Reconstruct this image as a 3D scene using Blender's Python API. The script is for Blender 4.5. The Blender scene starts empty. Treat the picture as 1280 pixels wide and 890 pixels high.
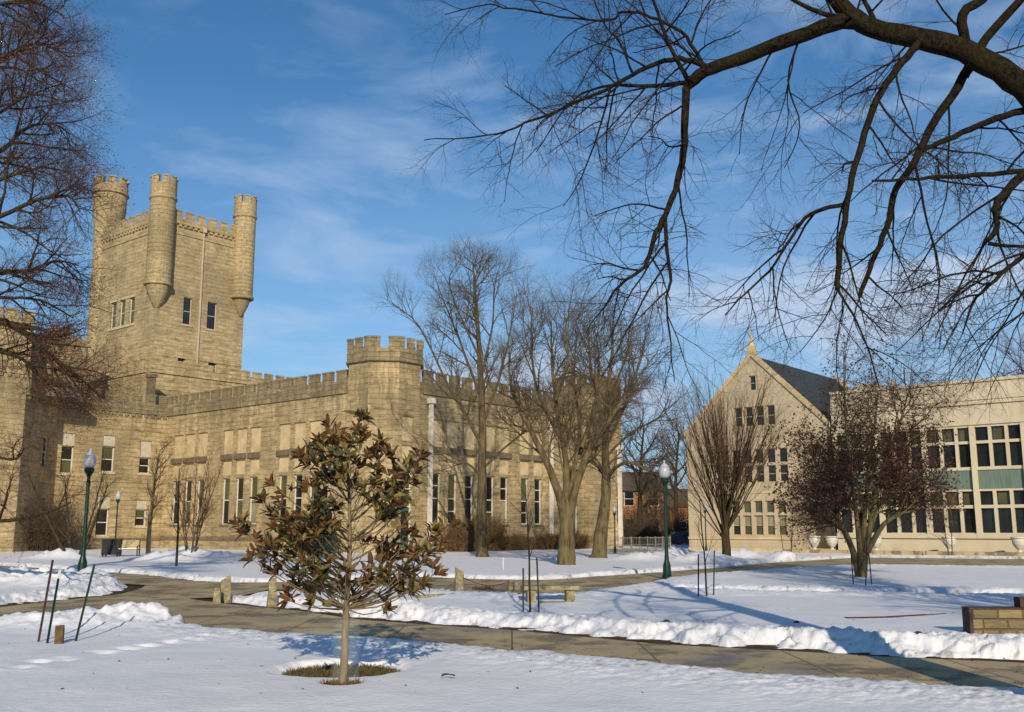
import bpy, math, random
import numpy as np
from mathutils import Vector, Matrix
import mathutils.geometry

# ------------------------------------------------------------------ camera
F, CX, CY, H = 1250.0, 640.0, 445.0, 1.6
PITCH = math.atan(217/1250)
SC = bpy.context.scene
COL = SC.collection
cam = bpy.data.cameras.new('camera')
cam.sensor_width = 36; cam.lens = F/1280*36; cam.clip_end = 5000; cam.clip_start = 0.1
camo = bpy.data.objects.new('camera', cam); COL.objects.link(camo)
camo.location = (0, 0, H); camo.rotation_euler = (math.radians(90)+PITCH, 0, 0)
SC.camera = camo
# ------------------------------------------------------------------ light
SUN_EL, SUN_AZ = math.radians(22.0), math.radians(-5.0)     # shadows fall towards this azimuth (from +Y to +X)
SC.view_settings.view_transform = 'Standard'; SC.view_settings.look = 'None'
SC.view_settings.gamma = 1; SC.view_settings.use_curve_mapping = False
SC.view_settings.exposure = 0.0
W = bpy.data.worlds.new('World'); SC.world = W; W.use_nodes = True
nt = W.node_tree; nt.nodes.clear()
def N(t, typ, **kw):
    n = t.nodes.new(typ)
    for k, v in kw.items(): setattr(n, k, v)
    return n
sky = N(nt, 'ShaderNodeTexSky', sky_type='NISHITA', sun_disc=False)
sky.sun_elevation = SUN_EL
sky.sun_rotation = math.pi + SUN_AZ      # sun stands behind the camera
sky.air_density = 1.15; sky.dust_density = 0.3; sky.ozone_density = 3.2; sky.altitude = 200
bg = N(nt, 'ShaderNodeBackground'); bg.inputs[1].default_value = 0.088
out = N(nt, 'ShaderNodeOutputWorld')
tc = N(nt, 'ShaderNodeTexCoord')
mp = N(nt, 'ShaderNodeMapping'); mp.inputs['Rotation'].default_value = (0, math.radians(24), math.radians(10)); mp.inputs['Scale'].default_value = (3.0, 2.4, 9.5)
n1 = N(nt, 'ShaderNodeTexNoise'); n1.inputs['Scale'].default_value = 1.3; n1.inputs['Detail'].default_value = 7; n1.inputs['Roughness'].default_value = 0.58; n1.inputs['Distortion'].default_value = 0.5
n2 = N(nt, 'ShaderNodeTexNoise'); n2.inputs['Scale'].default_value = 1.6; n2.inputs['Detail'].default_value = 2
r1 = N(nt, 'ShaderNodeMapRange'); r1.inputs[1].default_value = 0.48; r1.inputs[2].default_value = 0.66
r2 = N(nt, 'ShaderNodeMapRange'); r2.inputs[1].default_value = 0.30; r2.inputs[2].default_value = 0.60
mul = N(nt, 'ShaderNodeMath', operation='MULTIPLY')
sep = N(nt, 'ShaderNodeSeparateXYZ')
hz = N(nt, 'ShaderNodeMapRange'); hz.inputs[1].default_value = 0.0; hz.inputs[2].default_value = 0.42; hz.inputs[3].default_value = 0.62; hz.inputs[4].default_value = 0.0
add = N(nt, 'ShaderNodeMath', operation='MAXIMUM')
add.use_clamp = True
m2 = N(nt, 'ShaderNodeMath', operation='MULTIPLY'); m2.inputs[1].default_value = 0.88
mix = N(nt, 'ShaderNodeMix', data_type='RGBA'); mix.inputs['B'].default_value = (9.6, 7.2, 7.6, 1)
L = nt.links.new
L(tc.outputs['Generated'], mp.inputs[0]); L(mp.outputs[0], n1.inputs[0]); L(tc.outputs['Generated'], n2.inputs[0])
L(n1.outputs[0], r1.inputs[0]); L(n2.outputs[0], r2.inputs[0]); L(r1.outputs[0], mul.inputs[0]); L(r2.outputs[0], mul.inputs[1])
L(tc.outputs['Generated'], sep.inputs[0]); L(sep.outputs['Z'], hz.inputs[0])
gx = N(nt, 'ShaderNodeMapRange'); gx.inputs[1].default_value = -0.35; gx.inputs[2].default_value = 0.35; gx.inputs[3].default_value = 0.55; gx.inputs[4].default_value = 1.15; L(sep.outputs['X'], gx.inputs[0])
gz = N(nt, 'ShaderNodeMapRange'); gz.inputs[1].default_value = 0.12; gz.inputs[2].default_value = 0.5; gz.inputs[3].default_value = 1.25; gz.inputs[4].default_value = 0.3; L(sep.outputs['Z'], gz.inputs[0])
m5 = N(nt, 'ShaderNodeMath', operation='MULTIPLY'); L(gx.outputs[0], m5.inputs[0]); L(gz.outputs[0], m5.inputs[1])
m6 = N(nt, 'ShaderNodeMath', operation='MULTIPLY'); L(mul.outputs[0], m6.inputs[0]); L(m5.outputs[0], m6.inputs[1])
m7 = N(nt, 'ShaderNodeMath', operation='MULTIPLY'); L(hz.outputs[0], m7.inputs[0]); L(gx.outputs[0], m7.inputs[1])
add.operation = 'ADD'
L(m6.outputs[0], m2.inputs[0]); L(m2.outputs[0], add.inputs[0]); L(m7.outputs[0], add.inputs[1])
L(add.outputs[0], mix.inputs['Factor']); L(sky.outputs[0], mix.inputs['A']); gr = N(nt, 'ShaderNodeMix', data_type='RGBA', blend_type='MULTIPLY'); gr.inputs['Factor'].default_value = 1; gr.inputs['B'].default_value = (0.575, 0.97, 1.22, 1); L(mix.outputs['Result'], gr.inputs['A']); L(gr.outputs['Result'], bg.inputs[0]); L(bg.outputs[0], out.inputs[0])
sl = bpy.data.lights.new('sun', 'SUN'); sl.energy = 4.5; sl.angle = math.radians(0.5); sl.color = (1.0, 0.86, 0.66)
so = bpy.data.objects.new('sun', sl); COL.objects.link(so)
tosun = Vector((-math.sin(SUN_AZ)*math.cos(SUN_EL), -math.cos(SUN_AZ)*math.cos(SUN_EL), math.sin(SUN_EL)))
so.rotation_euler = tosun.to_track_quat('Z', 'Y').to_euler(); so.location = tosun*60

rng = random.Random(11)
nrs = np.random.RandomState(5)
# ------------------------------------------------------------------ measuring helpers (pixel of the photo -> metres)
def ray(px, py):
    a, b = px-CX, CY-py
    return Vector((a, F*math.cos(PITCH)-b*math.sin(PITCH), F*math.sin(PITCH)+b*math.cos(PITCH)))
def at(px, py, Y):
    d = ray(px, py); return Vector((0, 0, H))+d*(Y/d.y)
def gnd(px, py, z=0.0):
    d = ray(px, py); return Vector((0, 0, H))+d*((z-H)/d.z)
AZ = math.radians(50); LX = Vector((math.cos(AZ), math.sin(AZ), 0)); LY = Vector((-math.sin(AZ), math.cos(AZ), 0))
def hx(O, px, py, x0=0.0):
    d = ray(px, py); o = Vector((0, 0, H))-O; t = (x0-o.dot(LX))/d.dot(LX); q = o+d*t; return q.dot(LY), q.z
def hy(O, px, py, y0=0.0):
    d = ray(px, py); o = Vector((0, 0, H))-O; t = (y0-o.dot(LY))/d.dot(LY); q = o+d*t; return q.dot(LX), q.z
# ------------------------------------------------------------------ tags
def tag(o, label=None, cat=None, group=None, kind=None):
    if label: o['label'] = label
    if cat: o['category'] = cat
    if group: o['group'] = group
    if kind: o['kind'] = kind
    return o
def empty(name, loc, rz=0, label=None, cat=None, group=None):
    o = bpy.data.objects.new(name, None); COL.objects.link(o); o.empty_display_size = 0.3
    o.location = loc; o.rotation_euler = (0, 0, rz)
    return tag(o, label, cat, group)
def copy_tree(o, parent=None):
    c = o.copy(); COL.objects.link(c)
    if parent: c.parent = parent
    for ch in list(o.children): copy_tree(ch, c)
    return c
# ------------------------------------------------------------------ materials
def mat(name, build, rough=0.8, spec=0.3, **kw):
    m = bpy.data.materials.new(name); m.use_nodes = True
    t = m.node_tree; b = t.nodes['Principled BSDF']
    b.inputs['Roughness'].default_value = rough
    b.inputs['Specular IOR Level'].default_value = spec
    for k, v in kw.items(): b.inputs[k].default_value = v
    build(t, b); return m
def ramp(t, fac, stops, interp='LINEAR'):
    r = N(t, 'ShaderNodeValToRGB'); r.color_ramp.interpolation = interp
    e = r.color_ramp.elements
    while len(e) < len(stops): e.new(0.5)
    for i, (p, c) in enumerate(stops): e[i].position = p; e[i].color = tuple(c)+(1,)
    t.links.new(fac, r.inputs[0]); return r.outputs[0]
def noise(t, scale, detail=4, rough=0.55, vec=None, dist=0):
    n = N(t, 'ShaderNodeTexNoise'); n.inputs['Scale'].default_value = scale; n.inputs['Detail'].default_value = detail
    n.inputs['Roughness'].default_value = rough; n.inputs['Distortion'].default_value = dist
    if vec is None:
        g = N(t, 'ShaderNodeNewGeometry'); vec = g.outputs['Position']
    t.links.new(vec, n.inputs[0]); return n.outputs[0]
def bump(t, b, h, strength, dist):
    n = N(t, 'ShaderNodeBump'); n.inputs['Strength'].default_value = strength; n.inputs['Distance'].default_value = dist
    t.links.new(h, n.inputs['Height']); t.links.new(n.outputs[0], b.inputs['Normal']); return n
def scaled(t, s):
    g = N(t, 'ShaderNodeNewGeometry'); m = N(t, 'ShaderNodeMapping'); m.inputs['Scale'].default_value = s
    t.links.new(g.outputs['Position'], m.inputs[0]); return m.outputs[0]
def mixc(t, f, a, b, mode='MIX'):
    m = N(t, 'ShaderNodeMix', data_type='RGBA', blend_type=mode)
    if isinstance(f, float): m.inputs['Factor'].default_value = f
    else: t.links.new(f, m.inputs['Factor'])
    for k, v in (('A', a), ('B', b)):
        if isinstance(v, tuple): m.inputs[k].default_value = v+(1,)
        else: t.links.new(v, m.inputs[k])
    return m.outputs['Result']
def wallvec(t, extra=(0, 0)):
    """(distance along the wall, height) of any upright face"""
    g = N(t, 'ShaderNodeNewGeometry')
    c = N(t, 'ShaderNodeVectorMath', operation='CROSS_PRODUCT'); c.inputs[0].default_value = (0, 0, 1)
    t.links.new(g.outputs['True Normal'], c.inputs[1])
    d = N(t, 'ShaderNodeVectorMath', operation='DOT_PRODUCT'); t.links.new(g.outputs['Position'], d.inputs[0]); t.links.new(c.outputs[0], d.inputs[1])
    s = N(t, 'ShaderNodeSeparateXYZ'); t.links.new(g.outputs['Position'], s.inputs[0])
    k = N(t, 'ShaderNodeCombineXYZ'); t.links.new(d.outputs['Value'], k.inputs[0]); t.links.new(s.outputs['Z'], k.inputs[1])
    return k.outputs[0]
def simple(name, c, rough=0.7, var=0.12, scale=6, **kw):
    def f(t, b):
        n = noise(t, scale)
        t.links.new(ramp(t, n, [(0.3, tuple(x*(1-var*2) for x in c)), (0.7, tuple(min(1, x*(1+var)) for x in c))]), b.inputs['Base Color'])
    return mat(name, f, rough=rough, **kw)

def stone_mat(name, c1, c2, c3, mort, bw=0.95, bh=0.36, stain=0.5, bstr=0.8, zline=None):
    def f(t, b):
        v = wallvec(t)
        nz = N(t, 'ShaderNodeTexNoise'); nz.inputs['Scale'].default_value = 1.1; nz.inputs['Detail'].default_value = 3; t.links.new(v, nz.inputs[0])
        wv = N(t, 'ShaderNodeVectorMath', operation='MULTIPLY_ADD'); wv.inputs[1].default_value = (0.55*bw, 0.14*bh, 0); t.links.new(nz.outputs['Color'], wv.inputs[0]); t.links.new(v, wv.inputs[2]); v = wv.outputs[0]
        br = N(t, 'ShaderNodeTexBrick'); t.links.new(v, br.inputs['Vector'])
        br.inputs['Scale'].default_value = 1; br.inputs['Brick Width'].default_value = bw; br.inputs['Row Height'].default_value = bh
        br.inputs['Mortar Size'].default_value = 0.016; br.inputs['Mortar Smooth'].default_value = 0.8; br.inputs['Bias'].default_value = -0.15
        br.offset = 0.37; br.squash = 0.7; br.squash_frequency = 3
        br.inputs['Color1'].default_value = c1+(1,); br.inputs['Color2'].default_value = c2+(1,); br.inputs['Mortar'].default_value = mort+(1,)
        m = N(t, 'ShaderNodeMapping'); m.inputs['Scale'].default_value = (0.6, 2.4, 1); t.links.new(v, m.inputs[0])
        na = noise(t, 1.3, 6, 0.78, vec=m.outputs[0])
        col = mixc(t, ramp(t, na, [(0.47, (0, 0, 0)), (0.56, (0.35, 0.35, 0.35)), (0.66, (0.95, 0.95, 0.95))]), br.outputs[0], c3)
        m2 = N(t, 'ShaderNodeMapping'); m2.inputs['Scale'].default_value = (1.3, 0.22, 1); t.links.new(v, m2.inputs[0])
        st = noise(t, 1.0, 6, 0.62, vec=m2.outputs[0])
        f_ = ramp(t, st, [(0.46, (0, 0, 0)), (0.72, (stain,)*3)])
        col = mixc(t, f_, col, (0.09, 0.078, 0.045))
        big = noise(t, 0.16, 3, 0.5)
        col = mixc(t, ramp(t, big, [(0.42, (0, 0, 0)), (0.62, (0.55, 0.55, 0.55))]), col, (0.19, 0.15, 0.09))
        # rain streaks running down from the parapets
        s3 = N(t, 'ShaderNodeSeparateXYZ'); t.links.new(v, s3.inputs[0])
        zr = N(t, 'ShaderNodeMapRange'); zr.inputs[1].default_value = 7.2; zr.inputs[2].default_value = 11.6; zr.inputs[3].default_value = 0; zr.inputs[4].default_value = 1; t.links.new(s3.outputs['Y'], zr.inputs[0])
        zr2 = N(t, 'ShaderNodeMapRange'); zr2.inputs[1].default_value = 13.0; zr2.inputs[2].default_value = 13.3; zr2.inputs[3].default_value = 1; zr2.inputs[4].default_value = 0.15; t.links.new(s3.outputs['Y'], zr2.inputs[0])
        m4 = N(t, 'ShaderNodeMapping'); m4.inputs['Scale'].default_value = (2.4, 0.16, 1); t.links.new(v, m4.inputs[0])
        sk = ramp(t, noise(t, 1.0, 5, 0.7, vec=m4.outputs[0]), [(0.45, (0, 0, 0)), (0.66, (0.7, 0.7, 0.7))])
        q1 = N(t, 'ShaderNodeMath', operation='MULTIPLY'); t.links.new(zr.outputs[0], q1.inputs[0]); t.links.new(zr2.outputs[0], q1.inputs[1])
        q2 = N(t, 'ShaderNodeMath', operation='MULTIPLY'); t.links.new(q1.outputs[0], q2.inputs[0]); t.links.new(sk, q2.inputs[1])
        col = mixc(t, q2.outputs[0], col, (0.11, 0.095, 0.055))
        t.links.new(col, b.inputs['Base Color'])
        h = N(t, 'ShaderNodeMath', operation='MULTIPLY_ADD'); h.inputs[1].default_value = 0.9
        t.links.new(noise(t, 3.2, 4, 0.6, vec=m.outputs[0]), h.inputs[0])
        mm = N(t, 'ShaderNodeMath', operation='MULTIPLY'); mm.inputs[1].default_value = -0.35; t.links.new(br.outputs['Fac'], mm.inputs[0])
        t.links.new(mm.outputs[0], h.inputs[2])
        bump(t, b, h.outputs[0], bstr, 0.10)
    return mat(name, f, rough=0.92, spec=0.15)
STONE = stone_mat('rock_faced_limestone', (0.56, 0.435, 0.235), (0.41, 0.31, 0.165), (0.125, 0.09, 0.048), (0.36, 0.275, 0.15))
WSTONE = stone_mat('weathered_limestone', (0.37, 0.295, 0.17), (0.24, 0.19, 0.11), (0.11, 0.09, 0.05), (0.13, 0.11, 0.065), stain=0.7)
TSTONE = stone_mat('tower_limestone', (0.53, 0.415, 0.232), (0.40, 0.31, 0.17), (0.17, 0.128, 0.07), (0.36, 0.28, 0.155), stain=0.25, bstr=0.7)
TRIM = simple('dressed_limestone', (0.52, 0.41, 0.235), 0.85, 0.12, 1.2)
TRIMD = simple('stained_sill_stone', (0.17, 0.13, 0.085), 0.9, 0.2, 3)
def smoothstone(t, b):
    v = wallvec(t); m = N(t, 'ShaderNodeMapping'); m.inputs['Scale'].default_value = (1.2, 0.25, 1); t.links.new(v, m.inputs[0])
    n = noise(t, 1.2, 6, 0.65, vec=m.outputs[0])
    c = ramp(t, n, [(0.3, (0.50, 0.42, 0.29)), (0.58, (0.44, 0.365, 0.25)), (0.8, (0.26, 0.20, 0.12))])
    br = N(t, 'ShaderNodeTexBrick'); t.links.new(v, br.inputs['Vector']); br.inputs['Scale'].default_value = 1
    br.inputs['Brick Width'].default_value = 1.6; br.inputs['Row Height'].default_value = 0.62; br.inputs['Mortar Size'].default_value = 0.012
    br.inputs['Color1'].default_value = (1, 1, 1, 1); br.inputs['Color2'].default_value = (0.93, 0.92, 0.9, 1); br.inputs['Mortar'].default_value = (0.78, 0.75, 0.7, 1)
    t.links.new(mixc(t, 1.0, c, br.outputs[0], 'MULTIPLY'), b.inputs['Base Color'])
SMOOTH = mat('smooth_limestone', smoothstone, rough=0.85, spec=0.2)
def creamf(t, b):
    v = wallvec(t); m = N(t, 'ShaderNodeMapping'); m.inputs['Scale'].default_value = (1.0, 0.3, 1); t.links.new(v, m.inputs[0])
    n = noise(t, 0.9, 6, 0.65, vec=m.outputs[0])
    t.links.new(ramp(t, n, [(0.3, (0.60, 0.53, 0.385)), (0.6, (0.54, 0.465, 0.33)), (0.8, (0.40, 0.33, 0.22))]), b.inputs['Base Color'])
CREAM = mat('cream_limestone_panels', creamf, rough=0.85, spec=0.2)
WHITE = simple('white_painted_wood', (0.62, 0.58, 0.5), 0.5, 0.06)
PIPEW = simple('white_downpipe_paint', (0.66, 0.62, 0.55), 0.45, 0.08, 2)
PIPEP = simple('pale_pink_downpipe_paint', (0.55, 0.42, 0.34), 0.5, 0.1, 2)
def panef(c):
    def f(t, b):
        n = noise(t, 0.9, 2)
        t.links.new(ramp(t, n, [(0.35, tuple(x*0.6 for x in c)), (0.65, c)]), b.inputs['Base Color'])
    return f
GLASS = mat('dark_window_glass', panef((0.018, 0.02, 0.02)), rough=0.08, spec=0.5)
BLIND = mat('pale_blind_behind_glass', panef((0.10, 0.105, 0.05)), rough=0.15, spec=0.5)
BLIND2 = mat('cream_blind_behind_glass', panef((0.30, 0.27, 0.17)), rough=0.15, spec=0.5)
DARKDOOR = simple('dark_door_paint', (0.02, 0.022, 0.022), 0.35)
TEAL = simple('teal_door_paint', (0.03, 0.11, 0.10), 0.4)
def panelf(t, b):
    v = wallvec(t); m = N(t, 'ShaderNodeMapping'); m.inputs['Scale'].default_value = (6, 0.4, 1); t.links.new(v, m.inputs[0])
    t.links.new(ramp(t, noise(t, 1.5, 3, vec=m.outputs[0]), [(0.35, (0.105, 0.155, 0.125)), (0.65, (0.16, 0.215, 0.17))]), b.inputs['Base Color'])
GREENP = mat('grey_green_spandrel_metal', panelf, rough=0.5)
def roof_f(t, b):
    v = scaled(t, (1, 1, 3.2)); n = noise(t, 2.4, 3, vec=v)
    t.links.new(ramp(t, n, [(0.35, (0.025, 0.033, 0.034)), (0.65, (0.05, 0.062, 0.06))]), b.inputs['Base Color'])
ROOF = mat('dark_green_slate', roof_f, rough=0.7)
FLATROOF = simple('flat_roof_gravel', (0.2, 0.19, 0.17), 0.95)
def bark(name, c1, c2, sc=9, green=None):
    def f(t, b):
        v = scaled(t, (1, 1, 0.16 if 'ridged' not in name else 0.7)); n = noise(t, sc, 6, 0.7, vec=v)
        c = ramp(t, n, [(0.38, c1), (0.62, c2)])
        if green: c = mixc(t, ramp(t, noise(t, 1.6, 3), [(0.45, (0, 0, 0)), (0.7, (0.7, 0.7, 0.7))]), c, green)
        t.links.new(c, b.inputs['Base Color']); bump(t, b, n, 1.0, 0.05)
    return mat(name, f, rough=0.95, spec=0.1)
BARK = bark('grey_brown_bark', (0.05, 0.038, 0.022), (0.15, 0.115, 0.065), 9)
BARKL = bark('pale_olive_bark', (0.05, 0.037, 0.02), (0.17, 0.125, 0.068), 7, (0.15, 0.14, 0.06))
BARKD = bark('dark_brown_bark', (0.022, 0.016, 0.010), (0.075, 0.055, 0.032), 12, (0.05, 0.048, 0.02))
BARKO = bark('dark_ridged_bark', (0.008, 0.006, 0.004), (0.042, 0.031, 0.017), 26, (0.038, 0.034, 0.011))
BARKM = bark('smooth_tan_bark', (0.14, 0.105, 0.06), (0.27, 0.205, 0.12), 14)
TWIG = simple('brown_twigs', (0.09, 0.066, 0.041), 0.9, 0.2)
TWIGL = simple('tan_twigs', (0.13, 0.098, 0.058), 0.9, 0.2)
TWIGR = simple('red_brown_twigs', (0.13, 0.055, 0.03), 0.9, 0.25)
TWIGO = simple('dark_red_brown_twigs', (0.035, 0.021, 0.016), 0.8, 0.25)
BUD = simple('rust_buds', (0.17, 0.07, 0.03), 0.8, 0.3, 3)
DEADLEAF = simple('dry_red_brown_leaves', (0.085, 0.036, 0.02), 0.7, 0.4, 3)
HEDGET = simple('russet_hedge_twigs', (0.17, 0.105, 0.048), 0.9, 0.3, 2)
def leafm(name, c, rough=0.35, spec=0.4):
    def f(t, b):
        t.links.new(ramp(t, noise(t, 7, 2), [(0.3, tuple(x*0.6 for x in c)), (0.7, tuple(x*1.35 for x in c))]), b.inputs['Base Color'])
    return mat(name, f, rough=rough, spec=spec)
LEAF_G = leafm('glossy_green_magnolia_leaf', (0.040, 0.048, 0.013), 0.36, 0.5)
LEAF_O = leafm('olive_bronze_magnolia_leaf', (0.14, 0.108, 0.03), 0.4, 0.45)
LEAF_R = leafm('rust_magnolia_leaf_underside', (0.13, 0.062, 0.022), 0.75, 0.2)
def snow_f(t, b):
    n = noise(t, 1.3, 4, 0.6)
    c = ramp(t, n, [(0.3, (0.76, 0.77, 0.80)), (0.7, (0.86, 0.86, 0.87))])
    d = noise(t, 0.55, 6, 0.7)
    c = mixc(t, ramp(t, d, [(0.60, (0, 0, 0)), (0.76, (0.35, 0.35, 0.35))]), c, (0.50, 0.46, 0.41))
    at_ = N(t, 'ShaderNodeAttribute'); at_.attribute_name = 'dirt'
    c = mixc(t, at_.outputs['Fac'], c, (0.23, 0.20, 0.17))
    t.links.new(c, b.inputs['Base Color'])
    m = N(t, 'ShaderNodeMath', operation='ADD'); t.links.new(noise(t, 14, 5, 0.6), m.inputs[0]); t.links.new(noise(t, 3.5, 3, 0.5), m.inputs[1])
    bump(t, b, m.outputs[0], 0.28, 0.045)
SNOW = mat('old_snow', snow_f, rough=0.55, spec=0.3)
def pave_f(t, b):
    n = noise(t, 0.5, 6, 0.65); c = ramp(t, n, [(0.33, (0.22, 0.165, 0.09)), (0.44, (0.44, 0.34, 0.18)), (0.7, (0.58, 0.46, 0.26))])
    g = noise(t, 40, 3)
    c = mixc(t, ramp(t, g, [(0.35, (0.82, 0.82, 0.82)), (0.65, (1, 1, 1))]), (0, 0, 0), c)
    br = N(t, 'ShaderNodeTexBrick'); t.links.new(scaled(t, (1, 1, 1)), br.inputs['Vector']); br.offset = 0
    br.inputs['Scale'].default_value = 1; br.inputs['Brick Width'].default_value = 1.8; br.inputs['Row Height'].default_value = 30
    br.inputs['Mortar Size'].default_value = 0.015; br.inputs['Color1'].default_value = (1, 1, 1, 1); br.inputs['Color2'].default_value = (0.9, 0.9, 0.88, 1); br.inputs['Mortar'].default_value = (0.35, 0.33, 0.3, 1)
    c = mixc(t, 1.0, c, br.outputs[0], 'MULTIPLY')
    wn = noise(t, 0.9, 7, 0.7); c = mixc(t, ramp(t, wn, [(0.5, (0, 0, 0)), (0.56, (0.75, 0.75, 0.75))]), c, (0.13, 0.098, 0.058))
    t.links.new(c, b.inputs['Base Color'])
    r = N(t, 'ShaderNodeMapRange'); r.inputs[1].default_value = 0.35; r.inputs[2].default_value = 0.55; r.inputs[3].default_value = 0.35; r.inputs[4].default_value = 0.8
    t.links.new(n, r.inputs[0]); t.links.new(r.outputs[0], b.inputs['Roughness']); bump(t, b, g, 0.3, 0.01)
PAVE = mat('damp_tan_concrete', pave_f, spec=0.3)
def soil_f(t, b):
    n = noise(t, 5, 6, 0.65)
    near = ramp(t, n, [(0.3, (0.03, 0.017, 0.010)), (0.55, (0.085, 0.05, 0.027)), (0.78, (0.12, 0.09, 0.04))])
    g = N(t, 'ShaderNodeNewGeometry'); ln = N(t, 'ShaderNodeVectorMath', operation='LENGTH'); t.links.new(g.outputs['Position'], ln.inputs[0])
    mr = N(t, 'ShaderNodeMapRange'); mr.inputs[1].default_value = 105; mr.inputs[2].default_value = 135; t.links.new(ln.outputs['Value'], mr.inputs[0])
    p = ramp(t, noise(t, 0.06, 5), [(0.36, (0, 0, 0)), (0.46, (1, 1, 1))])
    mm = N(t, 'ShaderNodeMath', operation='MULTIPLY'); t.links.new(mr.outputs[0], mm.inputs[0]); t.links.new(p, mm.inputs[1])
    t.links.new(mixc(t, mm.outputs[0], near, (0.7, 0.72, 0.75)), b.inputs['Base Color']); bump(t, b, n, 0.8, 0.05)
SOIL = mat('bare_turf_and_soil', soil_f, rough=0.95, spec=0.1)
GREENM = simple('dark_green_lamp_paint', (0.004, 0.026, 0.019), 0.4, 0.1)
BLACKM = simple('black_metal_paint', (0.012, 0.013, 0.016), 0.45, 0.1)
GLOBE = mat('frosted_lamp_globe', lambda t, b: None, rough=0.35, spec=0.5, **{'Base Color': (0.36, 0.38, 0.41, 1)})
RUST = simple('rusty_steel', (0.07, 0.035, 0.025), 0.8, 0.3, 20)
WOODP = simple('weathered_wood', (0.13, 0.08, 0.04), 0.9, 0.3, 14)
TANST = stone_mat('tan_garden_stone', (0.36, 0.25, 0.11), (0.13, 0.075, 0.038), (0.035, 0.02, 0.014), (0.15, 0.10, 0.05), bw=0.36, bh=0.15, bstr=0.9)
LIME = simple('lichened_limestone', (0.30, 0.25, 0.145), 0.95, 0.3, 12)
REDB = simple('dark_red_brick_edging', (0.09, 0.045, 0.04), 0.9, 0.2, 10)
URN = simple('white_cast_stone', (0.56, 0.54, 0.48), 0.7, 0.08, 5)
RAILM = simple('grey_white_handrail', (0.32, 0.28, 0.21), 0.5, 0.1)
BRICKO = stone_mat('orange_brick', (0.50, 0.23, 0.09), (0.40, 0.18, 0.075), (0.21, 0.09, 0.04), (0.3, 0.2, 0.12), bw=0.5, bh=0.18, stain=0.1, bstr=0.2)
CARP = mat('dark_blue_car_paint', lambda t, b: None, rough=0.2, spec=0.5, **{'Base Color': (0.03, 0.045, 0.07, 1), 'Coat Weight': 0.6})
TYRE = simple('black_rubber', (0.015, 0.015, 0.015), 0.8)
WRAP = mat('clear_plastic_mesh', lambda t, b: None, rough=0.3, spec=0.3, **{'Base Color': (0.5, 0.55, 0.5, 1), 'Alpha': 0.07})
DRYGRASS = simple('winter_grass', (0.13, 0.105, 0.04), 0.9, 0.3, 8)

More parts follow.
